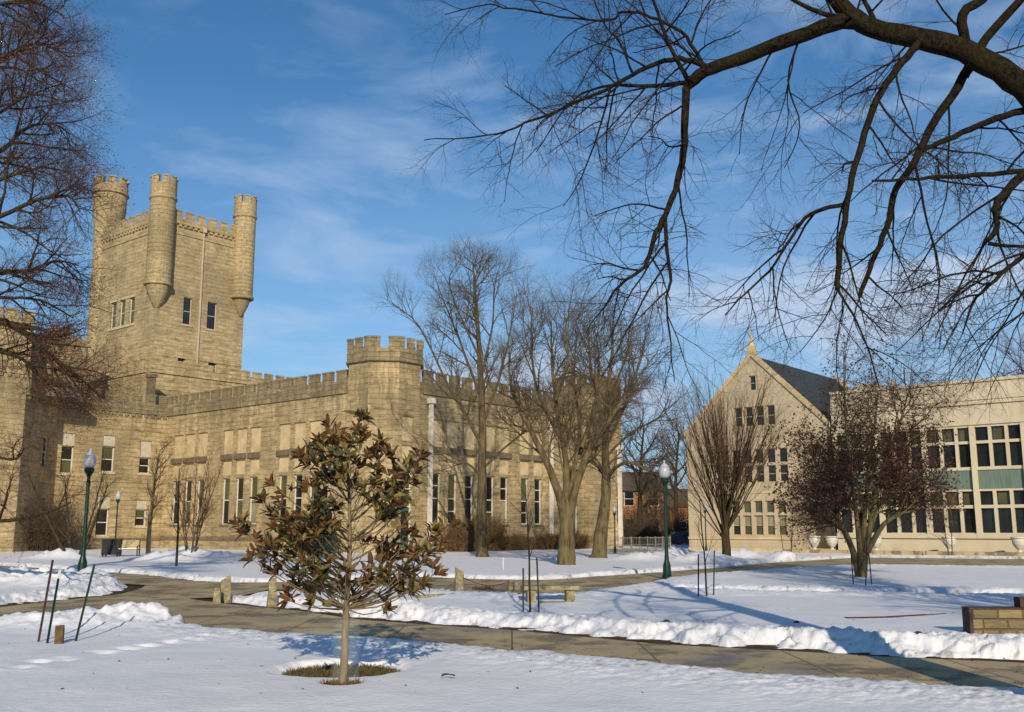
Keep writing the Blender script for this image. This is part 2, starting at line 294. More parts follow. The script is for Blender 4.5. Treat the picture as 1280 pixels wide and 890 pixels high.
# ------------------------------------------------------------------ mesh builder
class MB:
    def __init__(s): s.v = []; s.f = []; s.m = []
    def face(s, pts, m=0):
        i = len(s.v); s.v += [tuple(p) for p in pts]; s.f.append(tuple(range(i, i+len(pts)))); s.m.append(m)
    def box(s, x0, x1, y0, y1, z0, z1, m=0, M=None):
        c = [Vector((x, y, z)) for z in (z0, z1) for y in (y0, y1) for x in (x0, x1)]
        if M: c = [M @ q for q in c]
        i = len(s.v); s.v += [tuple(q) for q in c]
        for f in ((0, 2, 3, 1), (4, 5, 7, 6), (0, 1, 5, 4), (2, 6, 7, 3), (0, 4, 6, 2), (1, 3, 7, 5)): s.f.append(tuple(i+k for k in f)); s.m.append(m)
    def prism(s, poly, z0, z1, m=0, cap=True):
        n = len(poly); i = len(s.v)
        s.v += [(p[0], p[1], z0) for p in poly]+[(p[0], p[1], z1) for p in poly]
        for k in range(n): s.f.append((i+k, i+(k+1) % n, i+n+(k+1) % n, i+n+k)); s.m.append(m)
        if cap: s.f.append(tuple(i+n+k for k in range(n))); s.m.append(m); s.f.append(tuple(i+n-1-k for k in range(n))); s.m.append(m)
    def lathe(s, prof, seg=16, c=(0, 0, 0), m=0, sx=1, sy=1):
        i = len(s.v)
        for r, z in prof:
            for k in range(seg):
                a = 2*math.pi*k/seg; s.v.append((c[0]+r*math.cos(a)*sx, c[1]+r*math.sin(a)*sy, c[2]+z))
        for j in range(len(prof)-1):
            for k in range(seg): s.f.append((i+j*seg+k, i+j*seg+(k+1) % seg, i+(j+1)*seg+(k+1) % seg, i+(j+1)*seg+k)); s.m.append(m)
        s.f.append(tuple(i+(len(prof)-1)*seg+k for k in range(seg))); s.m.append(m)
        s.f.append(tuple(i+seg-1-k for k in range(seg))); s.m.append(m)
    def tube(s, pts, rad, sides=8, m=0):
        pts = [Vector(p) for p in pts]; n = len(pts)
        if not hasattr(rad, '__len__'): rad = [rad]*n
        i = len(s.v)
        for j, p in enumerate(pts):
            t = (pts[min(j+1, n-1)]-pts[max(j-1, 0)]).normalized()
            ref = Vector((0.31, 0.9, 0.2)) if abs(t.z) > 0.8 else Vector((0, 0, 1))
            u = t.cross(ref).normalized(); w = t.cross(u)
            for k in range(sides):
                a = 2*math.pi*k/sides; s.v.append(tuple(p+(u*math.cos(a)+w*math.sin(a))*rad[j]))
        for j in range(n-1):
            for k in range(sides): s.f.append((i+j*sides+k, i+j*sides+(k+1) % sides, i+(j+1)*sides+(k+1) % sides, i+(j+1)*sides+k)); s.m.append(m)
        s.f.append(tuple(i+k for k in range(sides))); s.m.append(m)
        s.f.append(tuple(i+(n-1)*sides+sides-1-k for k in range(sides))); s.m.append(m)
    def build(s, name, mats, parent=None, smooth=False, recalc=True, loc=None):
        me = bpy.data.meshes.new(name); me.from_pydata(s.v, [], s.f)
        if not isinstance(mats, (list, tuple)): mats = [mats]
        for q in mats: me.materials.append(q)
        me.polygons.foreach_set('material_index', s.m)
        if recalc:
            import bmesh
            b = bmesh.new(); b.from_mesh(me); bmesh.ops.recalc_face_normals(b, faces=b.faces); b.to_mesh(me); b.free()
        if smooth: me.polygons.foreach_set('use_smooth', [True]*len(me.polygons))
        me.update()
        o = bpy.data.objects.new(name, me); COL.objects.link(o)
        if parent: o.parent = parent
        if loc is not None: o.location = loc
        return o
class Fr:
    """a wall frame: s along the wall, z up, d inward"""
    def __init__(s, o, t, n): s.o = Vector((o[0], o[1], 0)); s.t = Vector((t[0], t[1], 0)).normalized(); s.n = Vector((n[0], n[1], 0)).normalized()
    def p(s, a, z, d=0): return s.o+s.t*a+s.n*d+Vector((0, 0, z))
    def box(s, mb, a0, a1, z0, z1, d0, d1, m=0):
        c = [s.p(a, z, d) for z in (z0, z1) for d in (d0, d1) for a in (a0, a1)]
        i = len(mb.v); mb.v += [tuple(q) for q in c]
        for f in ((0, 2, 3, 1), (4, 5, 7, 6), (0, 1, 5, 4), (2, 6, 7, 3), (0, 4, 6, 2), (1, 3, 7, 5)): mb.f.append(tuple(i+k for k in f)); mb.m.append(m)
    def wall(s, mb, a0, a1, z0, z1, ops, m=0, mback=1):
        A = sorted({a0, a1} | {x for o in ops for x in o[:2]}); Z = sorted({z0, z1} | {x for o in ops for x in o[2:4]})
        for i in range(len(A)-1):
            for j in range(len(Z)-1):
                ca, cz = (A[i]+A[i+1])/2, (Z[j]+Z[j+1])/2
                if any(o[0] < ca < o[1] and o[2] < cz < o[3] for o in ops): continue
                mb.face([s.p(A[i], Z[j]), s.p(A[i+1], Z[j]), s.p(A[i+1], Z[j+1]), s.p(A[i], Z[j+1])], m)
        for o in ops:
            a, b, c, d, e = o[:5]
            mb.face([s.p(a, c), s.p(a, d), s.p(a, d, e), s.p(a, c, e)], m); mb.face([s.p(b, c), s.p(b, d), s.p(b, d, e), s.p(b, c, e)], m)
            mb.face([s.p(a, c), s.p(b, c), s.p(b, c, e), s.p(a, c, e)], m); mb.face([s.p(a, d), s.p(b, d), s.p(b, d, e), s.p(a, d, e)], m)
            if len(o) > 5: mb.face([s.p(a, c, e), s.p(b, c, e), s.p(b, d, e), s.p(a, d, e)], mback)
    def window(s, parent, a0, a1, z0, z1, depth=0.25, fw=0.09, rails=(0.5,), muntins=(), fm=None, top=None, bot=None):
        fb = MB(); d0, d1 = depth-0.07, depth
        s.box(fb, a0, a0+fw, z0, z1, d0, d1); s.box(fb, a1-fw, a1, z0, z1, d0, d1)
        s.box(fb, a0+fw, a1-fw, z0, z0+fw, d0, d1); s.box(fb, a0+fw, a1-fw, z1-fw, z1, d0, d1)
        for r in rails: zz = z0+(z1-z0)*r; s.box(fb, a0+fw, a1-fw, zz-fw*0.4, zz+fw*0.4, d0+0.01, d1)
        for r in muntins: aa = a0+(a1-a0)*r; s.box(fb, aa-0.02, aa+0.02, z0+fw, z1-fw, d0+0.02, d1)
        w = fb.build('window', fm or WHITE, parent)
        pb = MB(); zz = z0+(z1-z0)*(rails[0] if rails else 0.5); e = depth-0.02
        pb.face([s.p(a0+0.01, z0+0.01, e), s.p(a1-0.01, z0+0.01, e), s.p(a1-0.01, zz, e), s.p(a0+0.01, zz, e)], 0)
        pb.face([s.p(a0+0.01, zz, e), s.p(a1-0.01, zz, e), s.p(a1-0.01, z1-0.01, e), s.p(a0+0.01, z1-0.01, e)], 1)
        pb.build('pane', [bot or GLASS, top or GLASS], w, recalc=False)
        return w
    def parapet(s, mb, a0, a1, z0, zb, zt, out=0.12, th=0.5, mw=1.0, gap=0.28, m=0, corbel=True):
        """solid band z0..zb with merlons up to zt"""
        s.box(mb, a0, a1, z0, zb, -out, th, m)
        n = max(1, int(round((a1-a0+gap)/(mw+gap)))); w = (a1-a0+gap)/n-gap
        for i in range(n):
            a = a0+i*(w+gap)
            md = min(th-0.01, -out+.22); s.box(mb, a+0.005, a+w-0.005, zb, zt-0.12, -out+0.01, md, m); s.box(mb, a-0.015, a+w+0.015, zt-0.12, zt, -out-0.03, md+0.02, m)
        if corbel:
            k = max(2, int((a1-a0)/0.55)); st = (a1-a0)/k
            for i in range(k): s.box(mb, a0+i*st+0.08, a0+i*st+st-0.2, z0-0.25, z0, -out+0.01, 0.0-0.001, m)

def fbox(fr, name, m, parent, *b):
    g_ = MB(); fr.box(g_, *b); return g_.build(name, m, parent)
# ------------------------------------------------------------------ ground, paths, snow
def poly(pts, z=0.0):
    out_ = []
    for p in pts: q = gnd(p[0], p[1], p[2] if len(p) > 2 else z); out_.append((q.x, q.y))
    return out_
PA_NEAR = [(-260, 792, .1), (0, 771, .12), (137, 761, .22), (181, 759, .24), (259, 774, .18), (372, 790, .09), (470, 797, .07), (640, 811, .07), (830, 829, .07), (1000, 844, .07), (1280, 859, .07), (1700, 883, .07)]
PA = poly(PA_NEAR+[
           (1700, 852), (1280, 829), (1100, 821), (1000, 815), (830, 806), (640, 788), (530, 781), (450, 775), (375, 764), (281, 755), (231, 748), (150, 743), (0, 759), (-260, 772)])
PBp = poly([(137, 752), (150, 743), (178, 735), (182, 729, .05), (140, 724, .12), (0, 716, .2), (-260, 712, .2), (-260, 702), (0, 707), (100, 713), (175, 718), (240, 726), (290, 728), (336, 728), (430, 725), (531, 721),
            (603, 724), (682, 725), (739, 721), (829, 715), (892, 710), (971, 703), (1071, 697), (1280, 699), (1700, 703), (1700, 711, .1), (1280, 708, .1), (1130, 706, .1), (1071, 706, .1), (971, 709, .1),
            (892, 715, .1), (829, 722, .08), (800, 729, .06), (754, 735, .06), (700, 742, .06), (667, 744, .06), (600, 740, .06), (538, 735, .06), (430, 733, .05), (336, 735, .04), (295, 744, .04), (240, 748), (200, 752)])
PC = poly([(860, 737), (957, 740.5), (1158, 743), (1500, 746), (1500, 749), (1158, 746), (957, 743), (860, 739)])
def sdf(P, x, y):
    d = np.full(x.shape, 1e9); ins = np.zeros(x.shape, bool); n = len(P)
    for i in range(n):
        ax, ay = P[i]; bx, by = P[(i+1) % n]; ex, ey = bx-ax, by-ay
        t = np.clip(((x-ax)*ex+(y-ay)*ey)/(ex*ex+ey*ey+1e-12), 0, 1)
        d = np.minimum(d, (x-ax-t*ex)**2+(y-ay-t*ey)**2)
        c = ((ay > y) != (by > y)) & (x < (bx-ax)*(y-ay)/((by-ay)+1e-12)+ax); ins ^= c
    return np.sqrt(d)*np.where(ins, -1, 1)
TAB = nrs.rand(256, 256)
def vnoise(x, y):
    xi = np.floor(x).astype(int); yi = np.floor(y).astype(int); fx = x-xi; fy = y-yi; fx = fx*fx*(3-2*fx); fy = fy*fy*(3-2*fy)
    a = TAB[xi & 255, yi & 255]; b = TAB[(xi+1) & 255, yi & 255]; c = TAB[xi & 255, (yi+1) & 255]; d = TAB[(xi+1) & 255, (yi+1) & 255]
    return (a*(1-fx)+b*fx)*(1-fy)+(c*(1-fx)+d*fx)*fy
def fbm(x, y, o=4):
    s = 0; a = 0.5; t = 0
    for i in range(o): s = s+a*vnoise(x*2**i+17*i, y*2**i+31*i); t += a; a *= 0.55
    return s/t
MAGB = gnd(427, 862)
ovals = [(gnd(427, 843).x, gnd(427, 843).y, 0.62, 0.62), (MAGB.x, MAGB.y, 0.17, 0.16)]
mounds = []   # x,y,rx,ry,h,dirt
def mound(px, py, rx, ry, h, dirt=0): g = gnd(px, py); mounds.append((g.x, g.y, rx, ry, h, dirt))
mound(236, 697, 1.7, 1.2, 0.55); mound(205, 702, 1.6, 1, 0.45); mound(275, 698, 1.2, .8, .35); mound(75, 700, 1.6, 1, .5)
mound(1112, 706, 1.7, 1.3, 0.55, 0.75); mound(1180, 703, 1.2, 1, .3, .2); mound(1060, 705, 1.5, 1, .3, .2); mound(880, 703, 1.6, 1.2, .5); mound(925, 700, 1.4, 1, .55, .1); mound(1010, 702, 1.2, 1, .35)
mound(845, 697, 1.5, 1, .55); mound(800, 702, 1.4, 1, .4); mound(985, 701, 1.2, .9, .4, .1)
mound(170, 782, 1.6, .75, .2); mound(250, 782, 1.2, .6, .13); mound(60, 788, 1.3, .7, .16); mound(95, 735, 2.2, 1.1, .3); mound(10, 733, 2.0, 1.0, .4, .1); mound(470, 768, 1.0, .5, .16, .1)
def snow_height(x, y):
    jag = fbm(x*2.3, y*2.3, 4)
    d = np.minimum(np.minimum(sdf(PA, x, y), sdf(PBp, x, y)), sdf(PC, x, y)+0.1)
    dA = sdf(PA, x, y)
    nn_ = poly(PA_NEAR); yn = np.interp(x, [p[0] for p in nn_], [p[1] for p in nn_]); far = np.clip((y-yn)/1.0-.6, 0, 1); nearpath = np.exp(-np.clip(dA, 0, 9)/1.6)
    far = np.where(dA < 6, far, .35)
    d = d+(jag-0.5)*(0.42+.5*far)-0.02-.26*far
    base = 0.045+0.05*fbm(x*0.25, y*0.25, 3)+0.03*(fbm(x*1.1, y*0.9, 3)-0.5)
    lump = fbm(x*4.6+5, y*4.1, 4); lump2 = fbm(x*10.5, y*9.5+9, 3)
    west = np.clip((x+2)/6, 0, 1)
    lump3 = np.abs(fbm(x*5.1+40, y*5.1, 4)-.5)*2; grit = fbm(x*17, y*17+3, 3)
    bank = (0.02+0.07*far*(.5+.5*west))*np.exp(-((d-0.95)/0.7)**2)*(0.55+.9*lump)+(.04+.05*far)*np.exp(-((d-0.7)/0.8)**2)*(lump2-0.4-.9*lump3+.5)+(.014+.045*far)*np.exp(-((d-0.6)/0.9)**2)*(grit-.5)
    h = base+bank
    dirt = np.zeros_like(x)
    for mx, my, rx, ry, mh, md in mounds:
        e = np.exp(-(((x-mx)/rx)**2+((y-my)/ry)**2)*1.3); h = h+mh*e*(0.45+1.1*lump); dirt = np.maximum(dirt, md*np.clip(e*1.6-0.3, 0, 1)*np.clip(lump*2-0.35, 0, 1))
    # footprints, a wandering trail across the near snow
    g0, g1 = gnd(0, 846), gnd(300, 796)
    fr_ = random.Random(4)
    for i in range(19):
        u = (i+fr_.uniform(-.3, .3))/18; fx = g0.x+(g1.x-g0.x)*u+(0.1 if i % 2 else -0.1); fy = g0.y+(g1.y-g0.y)*u+0.25*math.sin(u*5)+fr_.uniform(-.08, .08); k_ = fr_.uniform(.25, 1)
        e = np.exp(-(((x-fx)/0.13)**2+((y-fy)/0.09)**2)*1.2); h = h-0.06*k_*e+0.02*k_*np.exp(-(((x-fx)/0.2)**2+((y-fy-.14)/0.09)**2))
    edge = np.clip(d/(0.14+.8*far*(.5+lump)), 0, 1); edge = edge*edge*(3-2*edge)
    h = h*edge-0.10*(1-edge)
    speck = fbm(x*9+3, y*9, 3); dirt = np.maximum(dirt, 0.75*np.clip(1-d/0.26, 0, 1)*(lump > 0.4)); dirt = np.maximum(dirt, np.clip(1.2-d/1.3, 0, 1)*np.clip((speck-.66)*9, 0, .8))
    for ox, oy, rx, ry in ovals:
        r = np.sqrt(((x-ox)/rx)**2+((y-oy)/ry)**2)+(jag-0.5)*0.35; k = np.clip((r-0.85)/0.45, 0, 1); k = k*k*(3-2*k); h = h*k-0.10*(1-k)
    # bare strips and the planted beds by the walls
    for px, py, rx, ry in ((275, 704, 2.3, 0.7), (615, 746, 0.5, 0.2), (557, 740, .7, .15), (1155, 776, .0001, .0001), (880, 812, .35, .06)):
        g = gnd(px, py); r = np.sqrt(((x-g.x)/rx)**2+((y-g.y)/ry)**2)+(jag-0.5)*0.8; k = np.clip((r-0.85)/0.3, 0, 1); h = h*k-0.10*(1-k)
    return h, dirt
ys = [5.0]
while ys[-1] < 135:
    y = ys[-1]; ys.append(y*(1.0042 if y < 45 else (1.008 if y < 85 else 1.03)))
ys = np.array(ys)
ux = np.concatenate([np.linspace(-1.5, -0.58, 40)[:-1], np.linspace(-0.58, 0.58, 560), np.linspace(0.58, 1.5, 40)[1:]])
UX, YY = np.meshgrid(ux, ys); XX = UX*YY
HH, DD = snow_height(XX, YY)
def grid_mesh(name, X, Y, Z, m, attr=None):
    ny, nx = X.shape; me = bpy.data.meshes.new(name)
    co = np.stack([X, Y, Z], -1).reshape(-1, 3); idx = np.arange(ny*nx).reshape(ny, nx)
    fc = np.stack([idx[:-1, :-1], idx[:-1, 1:], idx[1:, 1:], idx[1:, :-1]], -1).reshape(-1, 4)
    me.vertices.add(len(co)); me.vertices.foreach_set('co', co.ravel().astype(np.float32))
    me.loops.add(fc.size); me.loops.foreach_set('vertex_index', fc.ravel().astype(np.int32))
    me.polygons.add(len(fc)); me.polygons.foreach_set('loop_start', np.arange(0, fc.size, 4, dtype=np.int32)); me.polygons.foreach_set('loop_total', np.full(len(fc), 4, dtype=np.int32))
    me.polygons.foreach_set('use_smooth', np.ones(len(fc), bool))
    if attr is not None:
        a = me.attributes.new('dirt', 'FLOAT', 'POINT'); a.data.foreach_set('value', attr.ravel().astype(np.float32))
    me.materials.append(m); me.update(); me.validate()
    o = bpy.data.objects.new(name, me); COL.objects.link(o); return o
tag(grid_mesh('snow', XX, YY, HH, SNOW, DD), kind='structure')
g = MB(); g.face([(-2500, -300, -0.03), (2500, -300, -0.03), (2500, 4000, -0.03), (-2500, 4000, -0.03)]); tag(g.build('ground', SOIL, recalc=False), kind='structure')
for nm, P, z in (('path', PA, 0.006), ('path', PBp, 0.002), ('path', PC, -0.004)):
    g = MB(); tris = mathutils.geometry.tessellate_polygon([[Vector((p[0], p[1], 0)) for p in P]])
    g.v = [(p[0], p[1], z) for p in P]; g.f = [tuple(t) for t in tris]; g.m = [0]*len(tris)
    import bmesh
    o = g.build(nm, PAVE, recalc=False)
    b = bmesh.new(); b.from_mesh(o.data)
    for f in b.faces:
        f.normal_update()
        if f.normal.z < 0: f.normal_flip()
    b.to_mesh(o.data); b.free(); tag(o, kind='structure')
def ground_h(x, y):
    h, _ = snow_height(np.array([float(x)]), np.array([float(y)])); return float(h[0])

# ------------------------------------------------------------------ castle
O = at(475, 690, 68); O.z = 0
castle = empty('castle_hall', O, AZ, 'large tan limestone hall built like a castle, with square tower, round turrets and battlements', 'building')
FW2 = Fr((0, 0), (0, 1), (1, 0)); FW3 = Fr((0, 0), (1, 0), (0, 1))
PB0, PB1, PBT = 11.15, 12.05, 12.85        # parapet foot, crenel sill, merlon top
def bay(fr, centers, w, wall_ops, ledge, wins):
    for c in centers:
        a, b = c-w/2, c+w/2
        wall_ops += [(a-0.05, b+0.05, 7.5, 9.45, 0.16, 1), (a, b, 5.85, 7.02, 0.13, 1), (a+0.12, b-0.12, 2.0, 5.62, 0.32)]
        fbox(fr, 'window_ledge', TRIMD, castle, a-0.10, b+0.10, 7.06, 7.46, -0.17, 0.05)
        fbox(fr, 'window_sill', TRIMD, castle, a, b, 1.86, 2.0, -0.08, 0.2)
        wins.append((a+0.12, b-0.12, 2.0, 5.62))
# W2
wb = MB(); ledge = MB(); ops = []; wins = []
for c0 in (23.35, 16.2, 9.0): bay(FW2, (c0-1.8, c0, c0+1.8), 1.28, ops, ledge, wins)
FW2.wall(wb, 3.45, 27.0, 0.0, PB0, ops)
wb.build('wall', [STONE, TRIM], castle); 
for i, w in enumerate(wins): FW2.window(castle, *w, rails=(0.52,), top=(BLIND, GLASS, BLIND)[i % 3], bot=(BLIND2, BLIND, GLASS)[i % 3] if i < 7 else GLASS)
# W3
wb = MB(); ops = []; wins = []
for cs in ((5.3, 7.0, 8.8), (11.15, 12.8), (15.3, 17.0)): bay(FW3, cs, 1.2, ops, ledge, wins)
x725, zz = hy(O, 725, 660); x741, _ = hy(O, 741, 660)
doorx = (20.6, 22.3)
ops += [(doorx[0], doorx[1], 0.35, 3.6, 0.35), (doorx[0]+.1, doorx[1]-.1, 4.2, 6.8, .25)]
FW3.wall(wb, 3.45, 23.2, 0.0, PB0, ops)
wb.build('wall', [STONE, TRIM], castle)
for i, w in enumerate(wins): FW3.window(castle, *w, rails=(0.5, .25) if i % 2 else (.5, .75), top=(GLASS, BLIND, GLASS, GLASS)[i % 4], bot=(GLASS, GLASS, BLIND2)[(i*2) % 3] if i == 4 else GLASS)
FW3.window(castle, doorx[0]+.1, doorx[1]-.1, 4.2, 6.8, rails=(.5,))
db = MB(); FW3.box(db, doorx[0]+.12, doorx[1]-.12, .4, 3.1, .2, .3); d = db.build('door', TEAL, castle)
db = MB(); FW3.box(db, doorx[0]+.3, doorx[0]+.95, 1.2, 2.9, .17, .2); FW3.box(db, doorx[0]+1.0, doorx[1]-.3, 1.2, 2.9, .17, .2); db.build('door_glass', GLASS, d)
db = MB(); FW3.box(db, doorx[0], doorx[0]+.12, .35, 3.6, .1, .34); FW3.box(db, doorx[1]-.12, doorx[1], .35, 3.6, .1, .34); FW3.box(db, doorx[0]+.12, doorx[1]-.12, 3.1, 3.6, .1, .34); db.build('door_frame', WHITE, castle)
# parapets
pb = MB(); FW2.parapet(pb, 3.75, 26.88, PB0, PB1, PBT, mw=1.15, gap=0.44, corbel=False); pb.build('parapet', WSTONE, castle)
pb = MB(); FW3.parapet(pb, 3.75, 23.0, PB0, PB1, PBT, mw=.95, gap=0.42, corbel=False); pb.build('parapet', WSTONE, castle)
# base courses and plinths
fbox(FW2, 'plinth', STONE, castle, 4.0, 27-.15, 0, 0.78, -0.14, -0.002); fbox(FW3, 'plinth', STONE, castle, 4.0, 20.5, 0, 0.78, -0.14, -0.002)
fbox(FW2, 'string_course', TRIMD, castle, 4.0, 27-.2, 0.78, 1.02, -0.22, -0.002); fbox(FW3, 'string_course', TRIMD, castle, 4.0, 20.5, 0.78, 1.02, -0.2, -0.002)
# corner turret, an octagon
ct = (1.62, 1.62); ap = 2.5; R8 = ap/math.cos(math.pi/8)
def octo(c, R, off=math.pi/8): return [(c[0]+R*math.cos(off+k*math.pi/4), c[1]+R*math.sin(off+k*math.pi/4)) for k in range(8)]
TT0, TT1, TTT = 13.15, 13.95, 14.75
def oct_frames(c, ap_):
    out_ = []
    for k in range(8):
        a = k*math.pi/4; n = Vector((math.cos(a), math.sin(a), 0)); t = Vector((-n.y, n.x, 0)); side = 2*ap_*math.tan(math.pi/8)
        o = Vector((c[0], c[1], 0))+n*ap_-t*(side/2); out_.append((Fr(o, t, -n), side))
    return out_
tb = MB()
for k, (fr, sd) in enumerate(oct_frames(ct, ap)):
    ops = []
    if k == 6: ops = [(0.38, 1.5, 7.6, 9.3, .14, 1), (0.42, 1.45, 5.85, 7.3, .12, 1), (0.42, 1.45, 0.35, 5.6, .32)]
    if k == 4: ops = [(0.55, 1.65, 7.6, 9.3, .14, 1), (0.6, 1.6, 5.85, 7.3, .12, 1)]
    fr.wall(tb, 0, sd, 0, TT0, ops)
    if k == 6:
        fr.window(castle, 0.42, 1.45, 3.1, 5.6, rails=(.5,), top=BLIND)
        d_ = MB(); fr.box(d_, .42, 1.45, .35, 3.1, .2, .3); fr.box(d_, .42, .52, .35, 3.1, .12, .2, 1); fr.box(d_, 1.35, 1.45, .35, 3.1, .12, .2, 1); dd = d_.build('door', [TEAL, WHITE], castle)
        d_ = MB(); fr.box(d_, .58, 1.3, 1.2, 2.8, .17, .2); d_.build('door_glass', GLASS, dd)
tb.build('corner_turret', [STONE, TRIM], castle)
tp = MB(); tp.prism(octo(ct, R8+0.16), TT0, TT1); tp.prism(octo(ct, R8+0.22), TT0-0.12, TT0)
for k, (fr, sd) in enumerate(oct_frames(ct, ap+0.15)):
    gaps = [(0.0, 0.62), (0.8, sd-0.8), (sd-0.62, sd)] if k in (5, 1) else [(0.0, .44), (.80, sd-.80), (sd-.44, sd)]
    if k in (5, 1): gaps = [(0, .82), (sd-.82, sd)]
    for a, b in gaps: fr.box(tp, a+.012, b-.012, TT1, TTT-.13, 0.004, .22); fr.box(tp, a-.01, b+.01, TTT-.13, TTT, -.04, .24)
tp.build('turret_parapet', WSTONE, castle)
# downpipes
def pipe(fr, a, z0, z1, m, r=0.14, label=None):
    p = MB(); fr.box(p, a-r, a+r, z0, z1, -0.34, -0.08); fr.box(p, a-r*2, a+r*2, z1, z1+0.4, -0.46, -0.02)
    z = z0+1.5
    while z < z1: fr.box(p, a-r-.04, a+r+.04, z, z+.08, -.36, -.005); z += 2.6
    p.build('downpipe', m, castle)
pipe(FW3, 4.45, 0.2, 10.5, PIPEW, .12); pipe(FW3, 18.45, 0.2, 10.5, PIPEW, .12)
# W1, the recessed wall on the left
FW1 = Fr((0, 27), (-1, 0), (0, 1))
ops = []; wl = []; led = MB()
for (a, b, t_, u, pt) in ((174, 188, 572, 592, 551), (127, 143, 558, 590, 544), (76, 92, 557, 592, 541), (169, 183, 637, 658, 625), (120, 136, 636, 670, 620), (70, 86, 637, 669, 636)):
    s0 = -hy(O, b, (t_+u)/2, 27)[0]; s1 = -hy(O, a, (t_+u)/2, 27)[0]; z1 = hy(O, (a+b)/2, t_, 27)[1]; z0 = hy(O, (a+b)/2, u, 27)[1]; zp = hy(O, (a+b)/2, pt, 27)[1]
    ops.append((s0, s1, z0, z1, .3)); wl.append((s0, s1, z0, z1))
    if zp-z1 > 0.3: ops.append((s0, s1, z1+.06, zp, .1, 1))
    fbox(FW1, 'window_sill', TRIM, castle, s0-.1, s1+.1, z0-.16, z0, -.1, .1)
wb = MB(); FW1.wall(wb, 0, 9.35, 0, PB0, ops); wb.build('wall', [STONE, simple('pale_panel_paint', (0.50, 0.45, 0.35))], castle); 
for i, w in enumerate(wl): FW1.window(castle, *w, rails=(.5,), top=(GLASS, BLIND)[i % 2], bot=(GLASS, BLIND)[(i+1) % 3 == 0])
pb = MB(); FW1.parapet(pb, .1, 9.35, PB0, PB1, PBT, mw=.75, gap=.42); pb.build('parapet', WSTONE, castle)
pb = MB(); FW1.box(pb, .16, 9.3, 0, .7, -.14, -.002); pb.build('plinth', STONE, castle)
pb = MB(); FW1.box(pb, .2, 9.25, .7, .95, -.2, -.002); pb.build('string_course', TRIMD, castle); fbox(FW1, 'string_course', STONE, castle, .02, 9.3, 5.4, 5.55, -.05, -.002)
# shaded chamfer and west front
q = math.sqrt(.5); FCH = Fr((-9.35, 27), (-q, -q), (-q, q)); LC = 7.0; ex = (-9.35-LC*q, 27-LC*q)
wb = MB(); FCH.wall(wb, 0, LC, 0, PB0, [(1.8, 3.0, 1.6, 3.9, .3), (1.8, 3.0, 6.2, 8.6, .3)]); wb.build('wall', [STONE], castle)
FCH.window(castle, 1.8, 3.0, 1.6, 3.9, top=BLIND2, bot=BLIND2); FCH.window(castle, 1.8, 3.0, 6.2, 8.6)
pb = MB(); FCH.parapet(pb, .12, LC-.1, PB0, PB1, PBT+.1, mw=.95, gap=.3, out=.25); pb.build('parapet', WSTONE, castle)
FL = Fr(ex, (-1, 0), (0, 1)); wb = MB(); FL.wall(wb, 0, 14, 0, 12.6, [(5, 6.4, 2, 5, .3), (8, 9.4, 2, 5, .3)]); wb.build('wall', STONE, castle)
FL.window(castle, 5, 6.4, 2, 5); FL.window(castle, 8, 9.4, 2, 5)
pb = MB(); FL.parapet(pb, 0, 14, 12.6, 13.4, 14.2, mw=.95, gap=.3, out=.12); pb.build('parapet', STONE, castle)
# blocks behind: upper block at far left, middle block
def block(x0, x1, y0, y1, z1, pz=1.6, m=STONE, mw=1.0):
    b = MB(); b.box(x0, x1, y0, y1, 0, z1); b.build('upper_block', m, castle)
    for fr, ln in ((Fr((x0, y0), (1, 0), (0, 1)), x1-x0), (Fr((x0, y1), (0, -1), (1, 0)), y1-y0)):
        p = MB(); fr.parapet(p, .0, ln, z1-.2, z1+.55, z1+1.25, mw=mw, gap=.26, th=.18 if fr.t.y else .4); p.build('parapet', m, castle)
xa, za = hy(O, 43, 391, 31); block(xa-16, xa, 31, 42, za-1.2)
xb, zb_ = hy(O, 108, 431, 33.5); block(xa+.3, xb, 33.5, 42, zb_-1.1)
for px_, pt_ in ((76, 411), (98, 424)):
    xc, zc = hy(O, px_, pt_, 34.5); m_ = MB(); m_.box(xc-.65, xc+.65, 34, 35.3, zb_-1.5, zc-.3); m_.box(xc-.8, xc+.8, 33.85, 35.45, zc-.3, zc); m_.build('chimney', STONE, castle)
# lower block under the tower and along the hall
by = 31.0; bx = .35; xr = 30.0
zlow = hy(O, 190, 447, by)[1]
b = MB(); b.box(bx, xr, by, by+18, 0, zlow-1.25); b.build('upper_hall', STONE, castle)
pb = MB(); Fr((bx, by), (1, 0), (0, 1)).parapet(pb, 0, xr-bx, zlow-1.3, zlow-.55, zlow+.0, mw=.95, gap=.42, corbel=False); pb.build('parapet', STONE, castle)
pb = MB(); Fr((bx, by+18), (0, -1), (1, 0)).parapet(pb, 0, 17.4, zlow-1.3, zlow-.55, zlow+.0, mw=.95, gap=.42, corbel=False); pb.build('parapet', STONE, castle)
# roofs of the low wings
b = MB(); b.box(.5, 23, .5, by-.01, 11.0, 11.4); b.box(-9, -.01, 27.5, by+4, 11.0, 11.35); b.box(-24, -9.3, 24, 31, 11.5, 12.2); b.build('flat_roof', FLATROOF, castle)
# chimneys near the inner corner
xc, zc = hy(O, 189, 468, 29); m_ = MB(); m_.box(xc-.26, xc+.26, 28.6, 29.2, 11.3, zc-.3); m_.box(xc-.36, xc+.36, 28.5, 29.3, zc-.3, zc); m_.build('chimney', TRIMD, castle)
